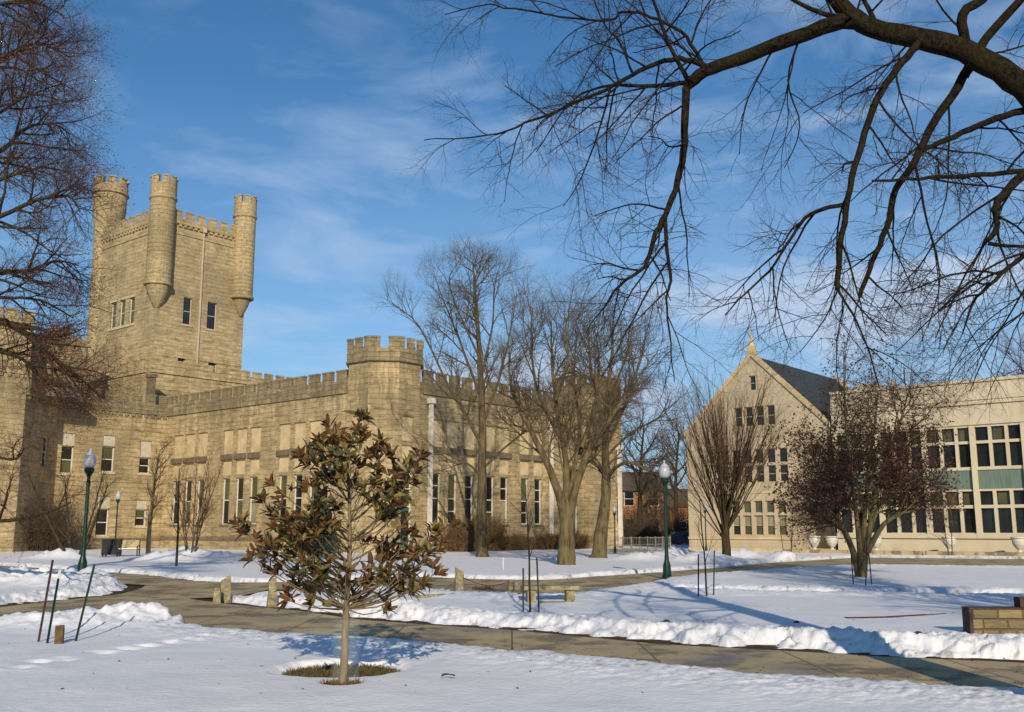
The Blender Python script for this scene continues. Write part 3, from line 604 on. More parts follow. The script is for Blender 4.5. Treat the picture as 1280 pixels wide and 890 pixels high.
# tower
tx, ty = 1.45, 32.5; tw = hy(O, 303, 430, ty)[0]-tx; td = hx(O, 114, 420, tx)[0]-ty
zt_ = hy(O, 283, 279, ty)[1]; zpar = hy(O, 290, 297, ty)[1]
tower = MB(); FTR = Fr((tx, ty), (1, 0), (0, 1)); FTL = Fr((tx, ty+td), (0, -1), (1, 0))
opsR, wR = [], []
for (a, b_, t_, u) in ((229, 240, 372, 406), (259, 271, 378, 412), (222, 232, 446, 462), (260, 271, 452, 468)):
    s0 = hy(O, a, (t_+u)/2, ty)[0]-tx; s1 = hy(O, b_, (t_+u)/2, ty)[0]-tx; z1 = hy(O, (a+b_)/2, t_, ty)[1]; z0 = hy(O, (a+b_)/2, u, ty)[1]
    opsR.append((s0, s1, z0, z1, .3)); wR.append((s0, s1, z0, z1))
opsL, wL = [], []
for (a, b_, t_, u) in ((138, 145, 378, 409), (149, 156, 375, 407), (161, 168, 371, 403)):
    s0 = ty+td-hx(O, a, (t_+u)/2, tx)[0]; s1 = ty+td-hx(O, b_, (t_+u)/2, tx)[0]; z1 = hx(O, 153, 375, tx)[1]; z0 = hx(O, 153, 407, tx)[1]
    opsL.append((s0, s1, z0, z1, .3)); wL.append((s0, s1, z0, z1))
FTR.wall(tower, 0, tw, 10, zpar, opsR); FTL.wall(tower, 0, td, 10, zpar, opsL)
tower.face([(tx+tw, ty, 10), (tx+tw, ty+td, 10), (tx+tw, ty+td, zpar), (tx+tw, ty, zpar)]); tower.face([(tx, ty+td, 10), (tx+tw, ty+td, 10), (tx+tw, ty+td, zpar), (tx, ty+td, zpar)])
tower.face([(tx, ty, zpar-.3), (tx+tw, ty, zpar-.3), (tx+tw, ty+td, zpar-.3), (tx, ty+td, zpar-.3)])
towo = tower.build('tower', TSTONE, castle)
pb = MB()
FTR.parapet(pb, 0, tw, zpar, zt_-.75, zt_, mw=.75, gap=.42, out=.18, th=.4); FTL.parapet(pb, 0, td, zpar, zt_-.75, zt_, mw=.8, gap=.4, out=.18, th=-.004)
Fr((tx+tw, ty), (0, 1), (-1, 0)).parapet(pb, .5, td, zpar, zt_-.75, zt_, mw=.75, gap=.42, out=.18, th=.4)
pb.build('tower_parapet', TSTONE, towo)
pb = MB(); FTR.box(pb, .2, tw, zpar-1.0, zpar-.82, -.07, -.003); FTL.box(pb, 0, td-.2, zpar-1.0, zpar-.82, -.07, -.003); FTR.box(pb, 0.1, tw, zlow+.6, zlow+.75, -.06, -.003); pb.build('tower_string_course', TSTONE, towo)
for w in wR: FTR.window(castle, *w, rails=(.5,), fw=.08, fm=simple('pink_white_frame', (.5, .42, .36)))
for w in wL: FTL.window(castle, *w, rails=(.5,), fw=.07, bot=BLIND, top=BLIND)
trm = MB()
for s0, s1, z0, z1 in wL[:1]+wL[-1:]: pass
FTL.box(trm, wL[0][0]-.2, wL[-1][1]+.2, wL[0][2]-.25, wL[0][2], -.08, .1); FTL.box(trm, wL[0][0]-.2, wL[-1][1]+.2, wL[0][3], wL[0][3]+.22, -.04, .05)
for s0, s1, z0, z1 in wR[:2]: FTR.box(trm, s0-.12, s1+.12, z0-.15, z0, -.08, .1)
trm.build('tower_window_sill', TRIM, towo)
def round_turret(cx, cy, r, zt, zring, zcorb, rtop=None, wide=False):
    rt = rtop or r*1.12; zb = zt-.75
    p = MB()
    if wide: prof = [(r*.78, 12), (r*.78, zb-6.2), (r*.84, zb-4.6), (r*1.0, zb-2.4), (r*1.0, zb-1.0), (rt, zb-.9), (rt, zb-.75), (r*1.03, zb-.7), (r*1.03, zb)]
    else:
        prof = [(0.05, zcorb), (r*.18, zcorb+.15), (r*.42, zcorb+.55), (r*.66, zcorb+1.15), (r*.84, zcorb+1.8), (r*.95, zring-.3), (rt*1.0, zring-.2), (rt*1.0, zring), (r, zring+.06)]
        z = zring+.06
        while z < zb-1.9: prof += [(r, z), (r*1.0, z+.34), (r*.975, z+.37)]; z += .4
        prof += [(r, zb-1.5), (rt*.98, zb-1.4), (rt*.98, zb-1.22), (r*1.03, zb-1.15), (r*1.03, zb)]
    p.lathe(prof, 28, (cx, cy, 0)); o = p.build('round_turret', TSTONE, castle)
    c = MB(); nm = 8
    for k in range(nm):
        a0 = 2*math.pi*k/nm+.1; a1 = a0+2*math.pi/nm*.62
        for (ri, ro, z0, z1) in ((r*.72, r*1.03-.003, zb, zt-.12), (r*.7, r*1.08, zt-.12, zt)):
            pts = [(cx+ro*math.cos(a0+(a1-a0)*i/3), cy+ro*math.sin(a0+(a1-a0)*i/3)) for i in range(4)]+[(cx+ri*math.cos(a1-(a1-a0)*i/3), cy+ri*math.sin(a1-(a1-a0)*i/3)) for i in range(4)]
            c.prism(pts, z0, z1)
    c.build('merlons', TSTONE, o)
def wz(px, py, lx, ly):
    P = O+LX*lx+LY*ly; return at(px, py, P.y).z
round_turret(tx+.1, ty+.1, 1.16, wz(204, 222, tx, ty), wz(200, 354, tx, ty), wz(200, 386, tx, ty))
round_turret(tx+tw-.45, ty-.1, 1.08, wz(299, 249, tx+tw, ty), wz(299, 373, tx+tw, ty), wz(299, 397, tx+tw, ty))
round_turret(tx+.9, ty+td-.1, 1.62, wz(140, 223, tx, ty+td), 0, 0, wide=True)
round_turret(tx+tw-.3, ty+td-.2, 1.1, wz(299, 249, tx+tw, ty), wz(299, 373, tx+tw, ty), wz(299, 397, tx+tw, ty))
s_ = hy(O, 251, 350, ty)[0]-tx; p = MB(); FTR.box(p, s_-.055, s_+.055, zlow, zpar-.3, -.2, -.07); FTR.box(p, s_-.16, s_+.16, zpar-.3, zpar+.1, -.36, -.19); p.build('downpipe', PIPEP, castle)
# east bay of the W3 side: entrance turret, slightly proud and higher
e0, e1 = 23.2, hy(O, 776, 600, -1.0)[0]; zE = hy(O, 745, 468, -1)[1]
FE = Fr((e0, -1.0), (1, 0), (0, 1)); wb = MB(); FE.wall(wb, 0, e1-e0, 0, zE-1.7, [(1.6, 2.5, 2.2, 5.4, .3), (3.5, 4.4, 2.2, 5.4, .3), (1.6, 2.5, 7.4, 9.6, .14, 0), (3.5, 4.4, 7.4, 9.6, .14, 0)])
wb.face([(e0, -1, 0), (e0, 3, 0), (e0, 3, zE-1.7), (e0, -1, zE-1.7)]); wb.face([(e1, -1, 0), (e1, 20, 0), (e1, 20, zE-1.7), (e1, -1, zE-1.7)]); wb.face([(e0, -1, zE-1.75), (e1, -1, zE-1.75), (e1, 6, zE-1.75), (e0, 6, zE-1.75)]); wb.build('wall', STONE, castle)
FE.window(castle, 1.6, 2.5, 2.2, 5.4); FE.window(castle, 3.5, 4.4, 2.2, 5.4)
pb = MB(); FE.parapet(pb, -.1, e1-e0+.1, zE-1.7, zE-.8, zE, mw=.9, gap=.25); Fr((e0, 3), (0, -1), (1, 0)).parapet(pb, 0, 3.4, zE-1.7, zE-.8, zE, mw=.9, gap=.25, th=.4); pb.build('parapet', WSTONE, castle)
pipe(FE, e1-e0-.5, .2, 8.5, PIPEW, .15)

# ------------------------------------------------------------------ right building: gabled block and modern wing
G = at(862, 690, 77); G.z = 0
hall = empty('gabled_hall', G, AZ, 'pale limestone building with a steep gable, slate roof and long flat-roofed wing of banded windows', 'building')
FG = Fr((0, 0), (0, -1), (1, 0)); GW, GE, GA = 11.4, 8.75, 14.35; gm = GW/2
gb = MB(); ops = []; gw = []
def gwin(a0, a1, z0, z1, **k): ops.append((a0, a1, z0, z1, .3)); gw.append(((a0, a1, z0, z1), k))
for i in range(6):
    s = 2.72+i*.90; gwin(s, s+.68, 1.2, 2.62, rails=(.5,), top=BLIND2, bot=GLASS if i < 2 else BLIND); gwin(s, s+.68, 2.78, 3.66, rails=(), top=BLIND, bot=BLIND)
    s = 2.85+i*.93; gwin(s, s+.7, 4.97, 6.2, rails=(.5,)); gwin(s, s+.7, 6.35, 7.4, rails=())
ops.append((9.0, 11.39, .3, 3.5, 2.4))
FG.wall(gb, 0, GW, 0, GE, ops)
wins_hi = [(4.12+i*.87, 4.12+i*.87+.66, 9.1, 10.55) for i in range(4)]+[(5.45, 5.98, 11.75, 12.85)]
# gable triangle with openings: cut into strips
def gable_strips(z0, z1, holes):
    zs = sorted({z0, z1} | {h[2] for h in holes} | {h[3] for h in holes})
    for a, b in zip(zs[:-1], zs[1:]):
        def half(z): return gm*(GA-z)/(GA-GE)
        l0, l1, r0, r1 = gm-half(a), gm-half(b), gm+half(a), gm+half(b)
        hs = sorted([h for h in holes if h[2] <= a and h[3] >= b]); cur0, cur1 = l0, l1
        for h in hs: gb.face([FG.p(cur0, a), FG.p(h[0], a), FG.p(h[0], b), FG.p(cur1, b)]); cur0 = cur1 = h[1]
        gb.face([FG.p(cur0, a), FG.p(r0, a), FG.p(r1, b), FG.p(cur1, b)])
gable_strips(GE, GA, wins_hi)
for a, b, c, d in wins_hi:
    for e in (((a, c), (b, c)), ((a, d), (b, d)), ((a, c), (a, d)), ((b, c), (b, d))): gb.face([FG.p(*e[0]), FG.p(*e[1]), FG.p(*e[1], .3), FG.p(*e[0], .3)])
DEP = hy(G, 1064, 482, -gm)[0]; DEP = max(8, min(DEP, 16))
gb.face([(0, 0, 0), (DEP, 0, 0), (DEP, 0, GE), (0, 0, GE)]); gb.face([(0, -GW, GE-2.5), (DEP, -GW, GE-2.5), (DEP, -GW, GE), (0, -GW, GE)])
gb.face([(DEP, 0, 0), (DEP, -GW, 0), (DEP, -GW, GE), (DEP, -gm, GA), (DEP, 0, GE)])
gb.face([FG.p(9.0, .3, 2.4), FG.p(GW-.01, .3, 2.4), FG.p(GW-.01, 3.5, 2.4), FG.p(9.0, 3.5, 2.4)])
gb.build('gable_wall', SMOOTH, hall)
for w, k in gw: FG.window(hall, *w, depth=.22, fw=.06, fm=SMOOTH, **k)
for w in wins_hi: FG.window(hall, *w, depth=.22, fw=.06, fm=SMOOTH, rails=(.5,))
d_ = MB(); FG.box(d_, 10.5, 11.3, .3, 3.1, 2.2, 2.35); d_.build('door', DARKDOOR, hall)
rb = MB()
for sg in (0, 1):
    y0 = 0.25 if sg == 0 else -GW-.25; zE_ = GE-.25*(GA-GE)/gm
    rb.face([(.35, y0, zE_+.05), (DEP-.3, y0, zE_+.05), (DEP-.3, -gm, GA+.05), (.35, -gm, GA+.05)])
rb.build('roof', ROOF, hall)
# raking copings
for X0 in (0, DEP-.35):
    for y0, y1 in ((.2, -gm), (-GW-.2, -gm)):
        cp = MB(); za_, zb2 = GE-.2, GA
        v = [(X0-.12, y0, za_), (X0+.4, y0, za_), (X0+.4, y1, zb2), (X0-.12, y1, zb2)]
        i = len(cp.v); cp.v += [(a, b, c-.03) for a, b, c in v]+[(a, b, c+.34) for a, b, c in v]
        for f in ((0, 1, 2, 3), (4, 5, 6, 7), (0, 1, 5, 4), (1, 2, 6, 5), (2, 3, 7, 6), (3, 0, 4, 7)): cp.f.append(tuple(i+k for k in f)); cp.m.append(0)
        cp.build('coping', TRIM, hall)
fn = MB(); fn.box(-.14, .42, -gm-.28, -gm+.28, GA+.1, GA+.7); fn.lathe([(.26, 0), (.2, .25), (.07, .6), (.12, .75), (.03, 1.25)], 8, (.14, -gm, GA+.7)); fn.build('finial', TRIM, hall)
st = MB(); FG.box(st, -.02, 9.0, .9, 1.08, -.1, -.002); FG.box(st, 2.4, 8.4, 4.2, 4.34, -.05, -.002); FG.box(st, 0, 9.0, 0, .3, -.16, -.002); st.build('string_course', TRIM, hall)
# wing
FWG = Fr((-.3, 0), (0, -1), (1, 0)); W0, W1_ = GW+.3, 39.0; ZT = 11.0
wm = MB(); ops = []; ww = []; pan = []
k = 0; s = 12.0
while s+2.8 < W1_:
    for j in range(3):
        a = s+j*.97
        for z0, z1, tb_ in ((7.14, 8.0, BLIND), (5.5, 6.96, GLASS), (3.12, 3.98, BLIND), (1.4, 2.92, GLASS)):
            ops.append((a, a+.78, z0, z1, .28)); ww.append((a, a+.78, z0, z1, tb_, k, j))
    pan.append((s, s+2.66)); ops.append((s-.02, s+2.68, 4.1, 5.3, .12)); s += 3.0; k += 1
FWG.wall(wm, W0, W1_, 0, ZT, ops)
wm.face([(-.3, -W0, 0), (8, -W0, 0), (8, -W0, ZT), (-.3, -W0, ZT)]); wm.face([(-.3, -W1_, 0), (20, -W1_, 0), (20, -W1_, ZT), (-.3, -W1_, ZT)]); wm.face([(-.3, -W0, ZT-.02), (20, -W0, ZT-.02), (20, -W1_, ZT-.02), (-.3, -W1_, ZT-.02)])
wm.build('wing_wall', CREAM, hall)
for a, b, z0, z1, tb_, k, j in ww:
    rr = rng.random(); FWG.window(hall, a, b, z0, z1, depth=.24, fw=.05, fm=DARKDOOR, rails=(.62,) if z1-z0 > 1 and rr < .4 else (), top=tb_ if rr < .75 else GLASS, bot=GLASS if (tb_ is GLASS or rr > .75) else BLIND)
pp = MB()
for a, b in pan: FWG.box(pp, a-.018, b+.018, 4.102, 5.298, .07, .11)
pp.build('spandrel_panel', GREENP, hall)
tr = MB()
for a, b in pan: FWG.box(tr, b+.04, b+.30, 1.1, 8.1, -.16, -.002)
FWG.box(tr, W0, W1_, 1.05, 1.35, -.14, -.003); FWG.box(tr, W0, W1_, 8.15, 8.3, -.1, -.002); FWG.box(tr, W0, W1_, 9.45, 9.6, -.12, -.003); FWG.box(tr, W0, W1_, 9.72, 9.84, -.07, -.003); FWG.box(tr, W0-.05, W1_, ZT-.14, ZT+.05, -.1, .4)
tr.build('cornice', CREAM, hall)
tr = MB()
a0 = hx(G, 1118, 482)[0]; FWG.box(tr, -a0-1.2, -a0-.9, ZT, ZT+.9, 3, 3.4); FWG.box(tr, 12.8, 14.2, ZT+.05, ZT+.7, 2.2, 5); tr.build('roof_housing', SMOOTH, hall)
an = MB(); an.tube([FWG.p(13.6, ZT+.7, 3), FWG.p(13.6, ZT+2.4, 3)], .03, 5); an.tube([FWG.p(13.2, ZT+2.2, 3), FWG.p(14.0, ZT+2.2, 3)], .02, 4); an.build('antenna', BLACKM, hall); an = MB(); an.tube([FWG.p(15.9, ZT, 3), FWG.p(15.9, ZT+1.5, 3)], .03, 5); an.build('antenna', BLACKM, hall)
# terrace kerb in front of the wing
tk = MB(); FWG.box(tk, 9.2, W1_, -.02, .3, -3.2, -2.9); FWG.box(tk, 9.2, W1_, -.02, .2, -2.9, -.16)
t_ = tk.build('terrace', PAVE, None); t_.location = G; t_.rotation_euler = (0, 0, AZ); tag(t_, kind='structure')

# ------------------------------------------------------------------ distant brick building and neighbours
def brick_block(px0, px1, pyt, Y, dep, label, rz=0.0, win=3, cat='building', m=None):
    a, b = at(px0, 670, Y), at(px1, 670, Y); z = at(px0, pyt, Y).z; w = b.x-a.x
    r = empty('brick_building', (a.x, Y, 0), rz, label, cat)
    f = Fr((0, 0), (1, 0), (0, 1)); mb = MB(); ops = []; ws = []
    for i in range(win):
        for z0 in ((1.2, 4.3) if z > 6 else (1.0,)):
            s = w*(i+.5)/win; ops.append((s-.6, s+.6, z0, z0+1.7, .2)); ws.append((s-.6, s+.6, z0, z0+1.7))
    f.wall(mb, 0, w, 0, z, ops); mb.face([(0, 0, 0), (0, dep, 0), (0, dep, z), (0, 0, z)]); mb.face([(w, 0, 0), (w, dep, 0), (w, dep, z), (w, 0, z)]); mb.face([(0, dep, 0), (w, dep, 0), (w, dep, z), (0, dep, z)])
    mb.face([(0, 0, z), (0, dep, z), (0, dep/2, z+dep*.25)]); mb.face([(w, 0, z), (w, dep, z), (w, dep/2, z+dep*.25)]); mb.build('wall', m or BRICKO, r)
    rf = MB(); rf.face([(-.3, -.4, z-.15), (w+.3, -.4, z-.15), (w+.3, dep/2, z+dep*.25+.05), (-.3, dep/2, z+dep*.25+.05)]); rf.face([(-.3, dep+.4, z-.15), (w+.3, dep+.4, z-.15), (w+.3, dep/2, z+dep*.25+.05), (-.3, dep/2, z+dep*.25+.05)])
    rf.build('roof', simple('brown_roof_shingle', (.11, .08, .055)), r)
    for w_ in ws: f.window(r, *w_, depth=.16)
    return r
brick_block(772, 834, 612, 118, 9, 'orange brick house at the far end, half hidden behind bare trees', win=2)
brick_block(838, 900, 632, 128, 9, 'lower orange brick house behind the right green lamp post', win=2)
brick_block(700, 760, 640, 150, 10, 'orange brick house hidden behind the castle hall', win=3)

# ------------------------------------------------------------------ trees
class Tubes:
    def __init__(s): s.d = {}; s.b = []
    def add(s, pts, rad, sides=3): s.d.setdefault((len(pts), sides), []).append((pts, rad))
    def arrays(s):
        V = []; Fq = []; base = 0
        for (n, k), L_ in s.d.items():
            P = np.array([[tuple(q) for q in a] for a, _ in L_], dtype=float); R = np.array([r for _, r in L_], dtype=float)
            T = np.empty_like(P); T[:, 1:-1] = P[:, 2:]-P[:, :-2]; T[:, 0] = P[:, 1]-P[:, 0]; T[:, -1] = P[:, -1]-P[:, -2]
            T /= np.linalg.norm(T, axis=2, keepdims=True)+1e-9
            avg = P[:, -1]-P[:, 0]; avg /= np.linalg.norm(avg, axis=1, keepdims=True)+1e-9
            ref = np.where(np.abs(avg[:, 2:3]) > .8, np.array([[.3, .95, .1]]), np.array([[0, 0, 1.0]]))[:, None, :]
            U = np.cross(T, np.broadcast_to(ref, T.shape)); U /= np.linalg.norm(U, axis=2, keepdims=True)+1e-9; Wv = np.cross(T, U)
            a = np.arange(k)*2*np.pi/k
            ring = P[:, :, None, :]+R[:, :, None, None]*(U[:, :, None, :]*np.cos(a)[None, None, :, None]+Wv[:, :, None, :]*np.sin(a)[None, None, :, None])
            V.append(ring.reshape(-1, 3)); m = len(L_)
            idx = base+np.arange(m*n*k).reshape(m, n, k); nx_ = np.roll(idx, -1, axis=2)
            Fq.append(np.stack([idx[:, :-1], nx_[:, :-1], nx_[:, 1:], idx[:, 1:]], -1).reshape(-1, 4)); base += m*n*k
        return (np.concatenate(V) if V else np.zeros((0, 3))), (np.concatenate(Fq) if Fq else np.zeros((0, 4), int))
def mesh_np(name, V, FQ, mats, parent, smooth=True, mi=None):
    me = bpy.data.meshes.new(name); k = FQ.shape[1]
    me.vertices.add(len(V)); me.vertices.foreach_set('co', V.ravel().astype(np.float32))
    me.loops.add(FQ.size); me.loops.foreach_set('vertex_index', FQ.ravel().astype(np.int32))
    me.polygons.add(len(FQ)); me.polygons.foreach_set('loop_start', np.arange(0, FQ.size, k, dtype=np.int32)); me.polygons.foreach_set('loop_total', np.full(len(FQ), k, dtype=np.int32))
    if smooth: me.polygons.foreach_set('use_smooth', np.ones(len(FQ), bool))
    for m in (mats if isinstance(mats, (list, tuple)) else [mats]): me.materials.append(m)
    if mi is not None: me.polygons.foreach_set('material_index', mi.astype(np.int32))
    me.update()
    o = bpy.data.objects.new(name, me); COL.objects.link(o)
    if parent:
        o.parent = parent; o.matrix_parent_inverse = Matrix.Translation(parent.location).inverted()
    return o
def rdir(r): 
    while True:
        v = Vector((r.uniform(-1, 1), r.uniform(-1, 1), r.uniform(-1, 1)))
        if .05 < v.length < 1: return v.normalized()
def line(p, d, Ln, n, wob, trop, r):
    pts = [p.copy()]; st = Ln/n; d = d.copy()
    for i in range(n):
        d = (d+rdir(r)*wob+Vector((0, 0, trop))).normalized(); p = p+d*st; pts.append(p.copy())
    return pts
def grow(T, C, p, d, Ln, rad, lvl, S, r, ends=None):
    n = S['n'][lvl]; pts = line(p, d, Ln, n, S['wob'][lvl], S['trop'][lvl], r)
    last = lvl == S['max']; e = S.get('tip', .25)
    rr = [rad*(1-(1-e)*i/n) for i in range(n+1)]
    (T if lvl < S['tl'] else C).add(pts, rr, 7 if lvl == 0 else (5 if lvl < S['tl'] else 3))
    kids(T, C, pts, rr, Ln, lvl, S, r, ends)
    if last and ends is not None: ends.append((pts[-1], (pts[-1]-pts[-2]).normalized()))
def kids(T, C, pts, rr, Ln, lvl, S, r, ends=None, nch=None, t0=None):
    if lvl >= S['max']: return
    nch = nch if nch is not None else S['nch'][lvl]; t0 = S['t0'][lvl] if t0 is None else t0; n = len(pts)-1
    nch = int(nch) + (1 if r.random() < nch-int(nch) else 0)
    for k in range(nch):
        t = t0+(1-t0)*(k+r.random())/max(1, nch); t = min(t, .995)
        i = min(int(t*n), n-1); f = t*n-i; q = pts[i].lerp(pts[i+1], f); ax = (pts[i+1]-pts[i]).normalized()
        a = math.radians(r.uniform(*S['ang'][lvl])); pr = ax.cross(rdir(r))
        if pr.length < .01: continue
        dd = (ax*math.cos(a)+pr.normalized()*math.sin(a)).normalized()
        if S.get('up') and dd.z < S['up']: dd.z = abs(dd.z)*.5; dd.normalize()
        l2 = S['len'][lvl+1]*r.uniform(.6, 1.15)*(1.2-.72*t); rad = min((rr[i]*(1-f)+rr[i+1]*f)*.7, S['rad'][lvl+1])
        grow(T, C, q, dd, l2, rad, lvl+1, S, r, ends)
def finish(root, T, C, bm, tm, extra=None):
    V, FQ = T.arrays()
    if len(V): mesh_np('trunk', V, FQ, bm, root)
    V, FQ = C.arrays(); mats = [tm]; mi = np.zeros(len(FQ), int)
    if extra is not None:
        V2, F2, m2_ = extra; mi = np.concatenate([mi, np.ones(len(F2), int)]); FQ = np.concatenate([FQ, F2+len(V)]); V = np.concatenate([V, V2]); mats.append(m2_)
    mesh_np('crown', V, FQ, mats, root, mi=mi)
def chips(ends, size, r, n=1, spread=.1, asp=.5):
    """small pointed leaf or bud faces around twig ends"""
    V = []
    for p, d in ends:
        for i in range(n):
            c = p+rdir(r)*spread*r.random(); u = (d+rdir(r)*.8).normalized(); w = u.cross(rdir(r)).normalized(); s = size*r.uniform(.6, 1.3)
            V += [c, c+u*s*.5+w*s*asp*.5, c+u*s, c+u*s*.5-w*s*asp*.5+w.cross(u)*s*.15]
    V = np.array([tuple(v) for v in V]) if V else np.zeros((0, 3)); return V, np.arange(len(V)).reshape(-1, 4)
def smooth_px(pl, Y0, Y1, n):
    """catmull-rom through photo points, at a distance running from Y0 to Y1"""
    q = [at(p[0], p[1], (Y0+(Y1-Y0)*i/(len(pl)-1)) if len(p) < 3 else p[2]) for i, p in enumerate(pl)]; out_ = []
    for i in range(len(q)-1):
        a, b, c, d = q[max(i-1, 0)], q[i], q[i+1], q[min(i+2, len(q)-1)]
        for k in range(n):
            t = k/n; out_.append(.5*((2*b)+(c-a)*t+(2*a-5*b+4*c-d)*t*t+(3*b-a-3*c+d)*t**3))
    out_.append(q[-1]); return out_
def limb_tree(name, base, limbs, S, bm, tm, label, cat='tree', group=None, seed=1, leaf=None, rough=0.02, leaf_part=1.0):
    """limbs: (points, Y0, Y1, r0, r1, kids per metre, first t, level)"""
    r = random.Random(seed); root = empty(name, base, 0, label, cat, group); T, C = Tubes(), Tubes(); ends = [] if leaf else None
    for pl, Y0, Y1, r0, r1, dens, t0, lvl in limbs:
        pts = smooth_px(pl, Y0, Y1, 4); n = len(pts)-1; Ln = sum((pts[i+1]-pts[i]).length for i in range(n))
        pts = [p+rdir(r)*rough*Ln*.12*(0 < i < n) for i, p in enumerate(pts)]
        rr = [r0+(r1-r0)*i/n for i in range(n+1)]; rr = [a*(1+.03*math.sin(i*2.1+seed)) for i, a in enumerate(rr)]; rr[0] *= 1.0+(.28 if r0 > .3 else 0); rr[1] *= 1.0+(.06 if r0 > .3 else 0)
        T.add(pts, rr, 10 if r0 > .1 else 6)
        kids(T, C, pts, rr, Ln, lvl, S, r, ends, nch=dens*Ln, t0=t0)
    ex = None
    if leaf: ends = r.sample(ends, int(len(ends)*leaf_part)); ex = chips(ends, *leaf[:1], r, *leaf[2:])+(leaf[1],)
    finish(root, T, C, bm, tm, ex); return root

# three large bare trees by the castle wall
SB = dict(max=4, tl=2, n=[6, 6, 5, 4, 3], wob=[.08, .16, .24, .28, .28], trop=[.02, .05, .06, .04, .02], nch=[8, 7.5, 6, 4], t0=[.3, .2, .15, .1], ang=[(25, 55), (30, 60), (30, 60), (30, 60)],
          len=[10, 3.2, 1.85, 1.0, .55], rad=[.3, .06, .031, .017, .012])
def px_tree(Y): return Y
Y = 58
limb_tree('bare_tree', gnd(603, 698), [
    ([(603, 698), (602, 640), (603, 557), (601, 478), (597, 410), (593, 355), (591, 328)], Y, Y, 0.340, 0.030, 1.10, .45, 0),
    ([(603, 557), (580, 515), (559, 478), (524, 408), (490, 379)], Y, Y-3, 0.115, 0.018, 1.30, .2, 0),
    ([(602, 500), (580, 440), (560, 390), (546, 352)], Y, Y+2, 0.101, 0.018, 1.30, .2, 0),
    ([(604, 527), (622, 480), (637, 420), (646, 366)], Y, Y+3, 0.108, 0.018, 1.20, .25, 0),
    ([(602, 470), (615, 410), (618, 360), (622, 340)], Y, Y-2, 0.079, 0.018, 1.20, .2, 0),
    ([(603, 596), (585, 580), (564, 577), (524, 542)], Y, Y-2, 0.079, 0.015, 1.20, .2, 0),
    ([(604, 585), (630, 560), (660, 535), (680, 500)], Y, Y+2, 0.086, 0.018, 1.00, .3, 0),
    ([(601, 450), (575, 395), (562, 355), (565, 338)], Y, Y-3, 0.072, 0.018, 1.20, .2, 0)],
    SB, BARK, TWIGL, 'tall upright bare tree standing close to the castle wall, leftmost of the three big ones', group='big bare trees by the castle', seed=3)
Y = 45
limb_tree('bare_tree', gnd(708, 708), [
    ([(708, 712), (708, 690), (709, 660), (709, 616)], Y, Y, 0.46, 0.27, 0.00, .5, 0),
    ([(706, 652), (699, 618), (682, 575), (658, 527), (640, 488), (636, 440)], Y, Y-2, 0.235, 0.030, 1.30, .3, 0),
    ([(709, 640), (708, 610), (707, 577), (697, 517), (690, 453), (689, 402)], Y, Y+1.5, 0.22, 0.024, 1.60, .25, 0),
    ([(712, 650), (718, 615), (737, 562), (765, 520), (790, 480), (806, 430)], Y, Y-1.5, 0.22, 0.024, 1.30, .3, 0),
    ([(711, 628), (717, 590), (725, 537), (718, 478), (721, 418)], Y, Y+2, 0.130, 0.024, 1.50, .2, 0),
    ([(699, 545), (672, 490), (664, 430), (666, 385)], Y, Y-2.5, 0.086, 0.024, 1.60, .2, 0),
    ([(727, 560), (745, 500), (748, 440), (743, 412)], Y, Y+3, 0.094, 0.024, 1.50, .2, 0),
    ([(695, 500), (710, 450), (707, 410), (711, 392)], Y, Y-1, 0.072, 0.018, 1.60, .2, 0)],
    SB, BARKL, TWIGL, 'stout bare tree with thick pale trunk forking low, snow around its foot', group='big bare trees by the castle', seed=8)
Y = 56
limb_tree('bare_tree', gnd(750, 698), [
    ([(748, 700), (752, 660), (757, 620), (757, 557), (762, 478), (767, 408)], Y, Y, 0.440, 0.036, 1.20, .4, 0),
    ([(757, 600), (772, 583), (790, 579), (821, 596), (834, 625)], Y, Y-3, 0.122, 0.030, 1.50, .3, 0),
    ([(757, 560), (780, 510), (800, 470), (822, 440)], Y, Y+2, 0.115, 0.024, 1.30, .2, 0),
    ([(757, 545), (742, 480), (736, 430), (738, 400)], Y, Y-2, 0.108, 0.024, 1.40, .2, 0),
    ([(761, 500), (785, 440), (792, 395)], Y, Y+3, 0.086, 0.018, 1.40, .2, 0),
    ([(757, 590), (735, 575), (712, 560)], Y, Y+2, 0.086, 0.024, 1.20, .2, 0),
    ([(758, 570), (790, 540), (825, 520), (838, 490)], Y, Y-2, 0.086, 0.018, 1.40, .2, 0)],
    SB, BARKL, TWIG, 'bare tree with smooth leaning trunk and one low limb arching to the right', group='big bare trees by the castle', seed=14)
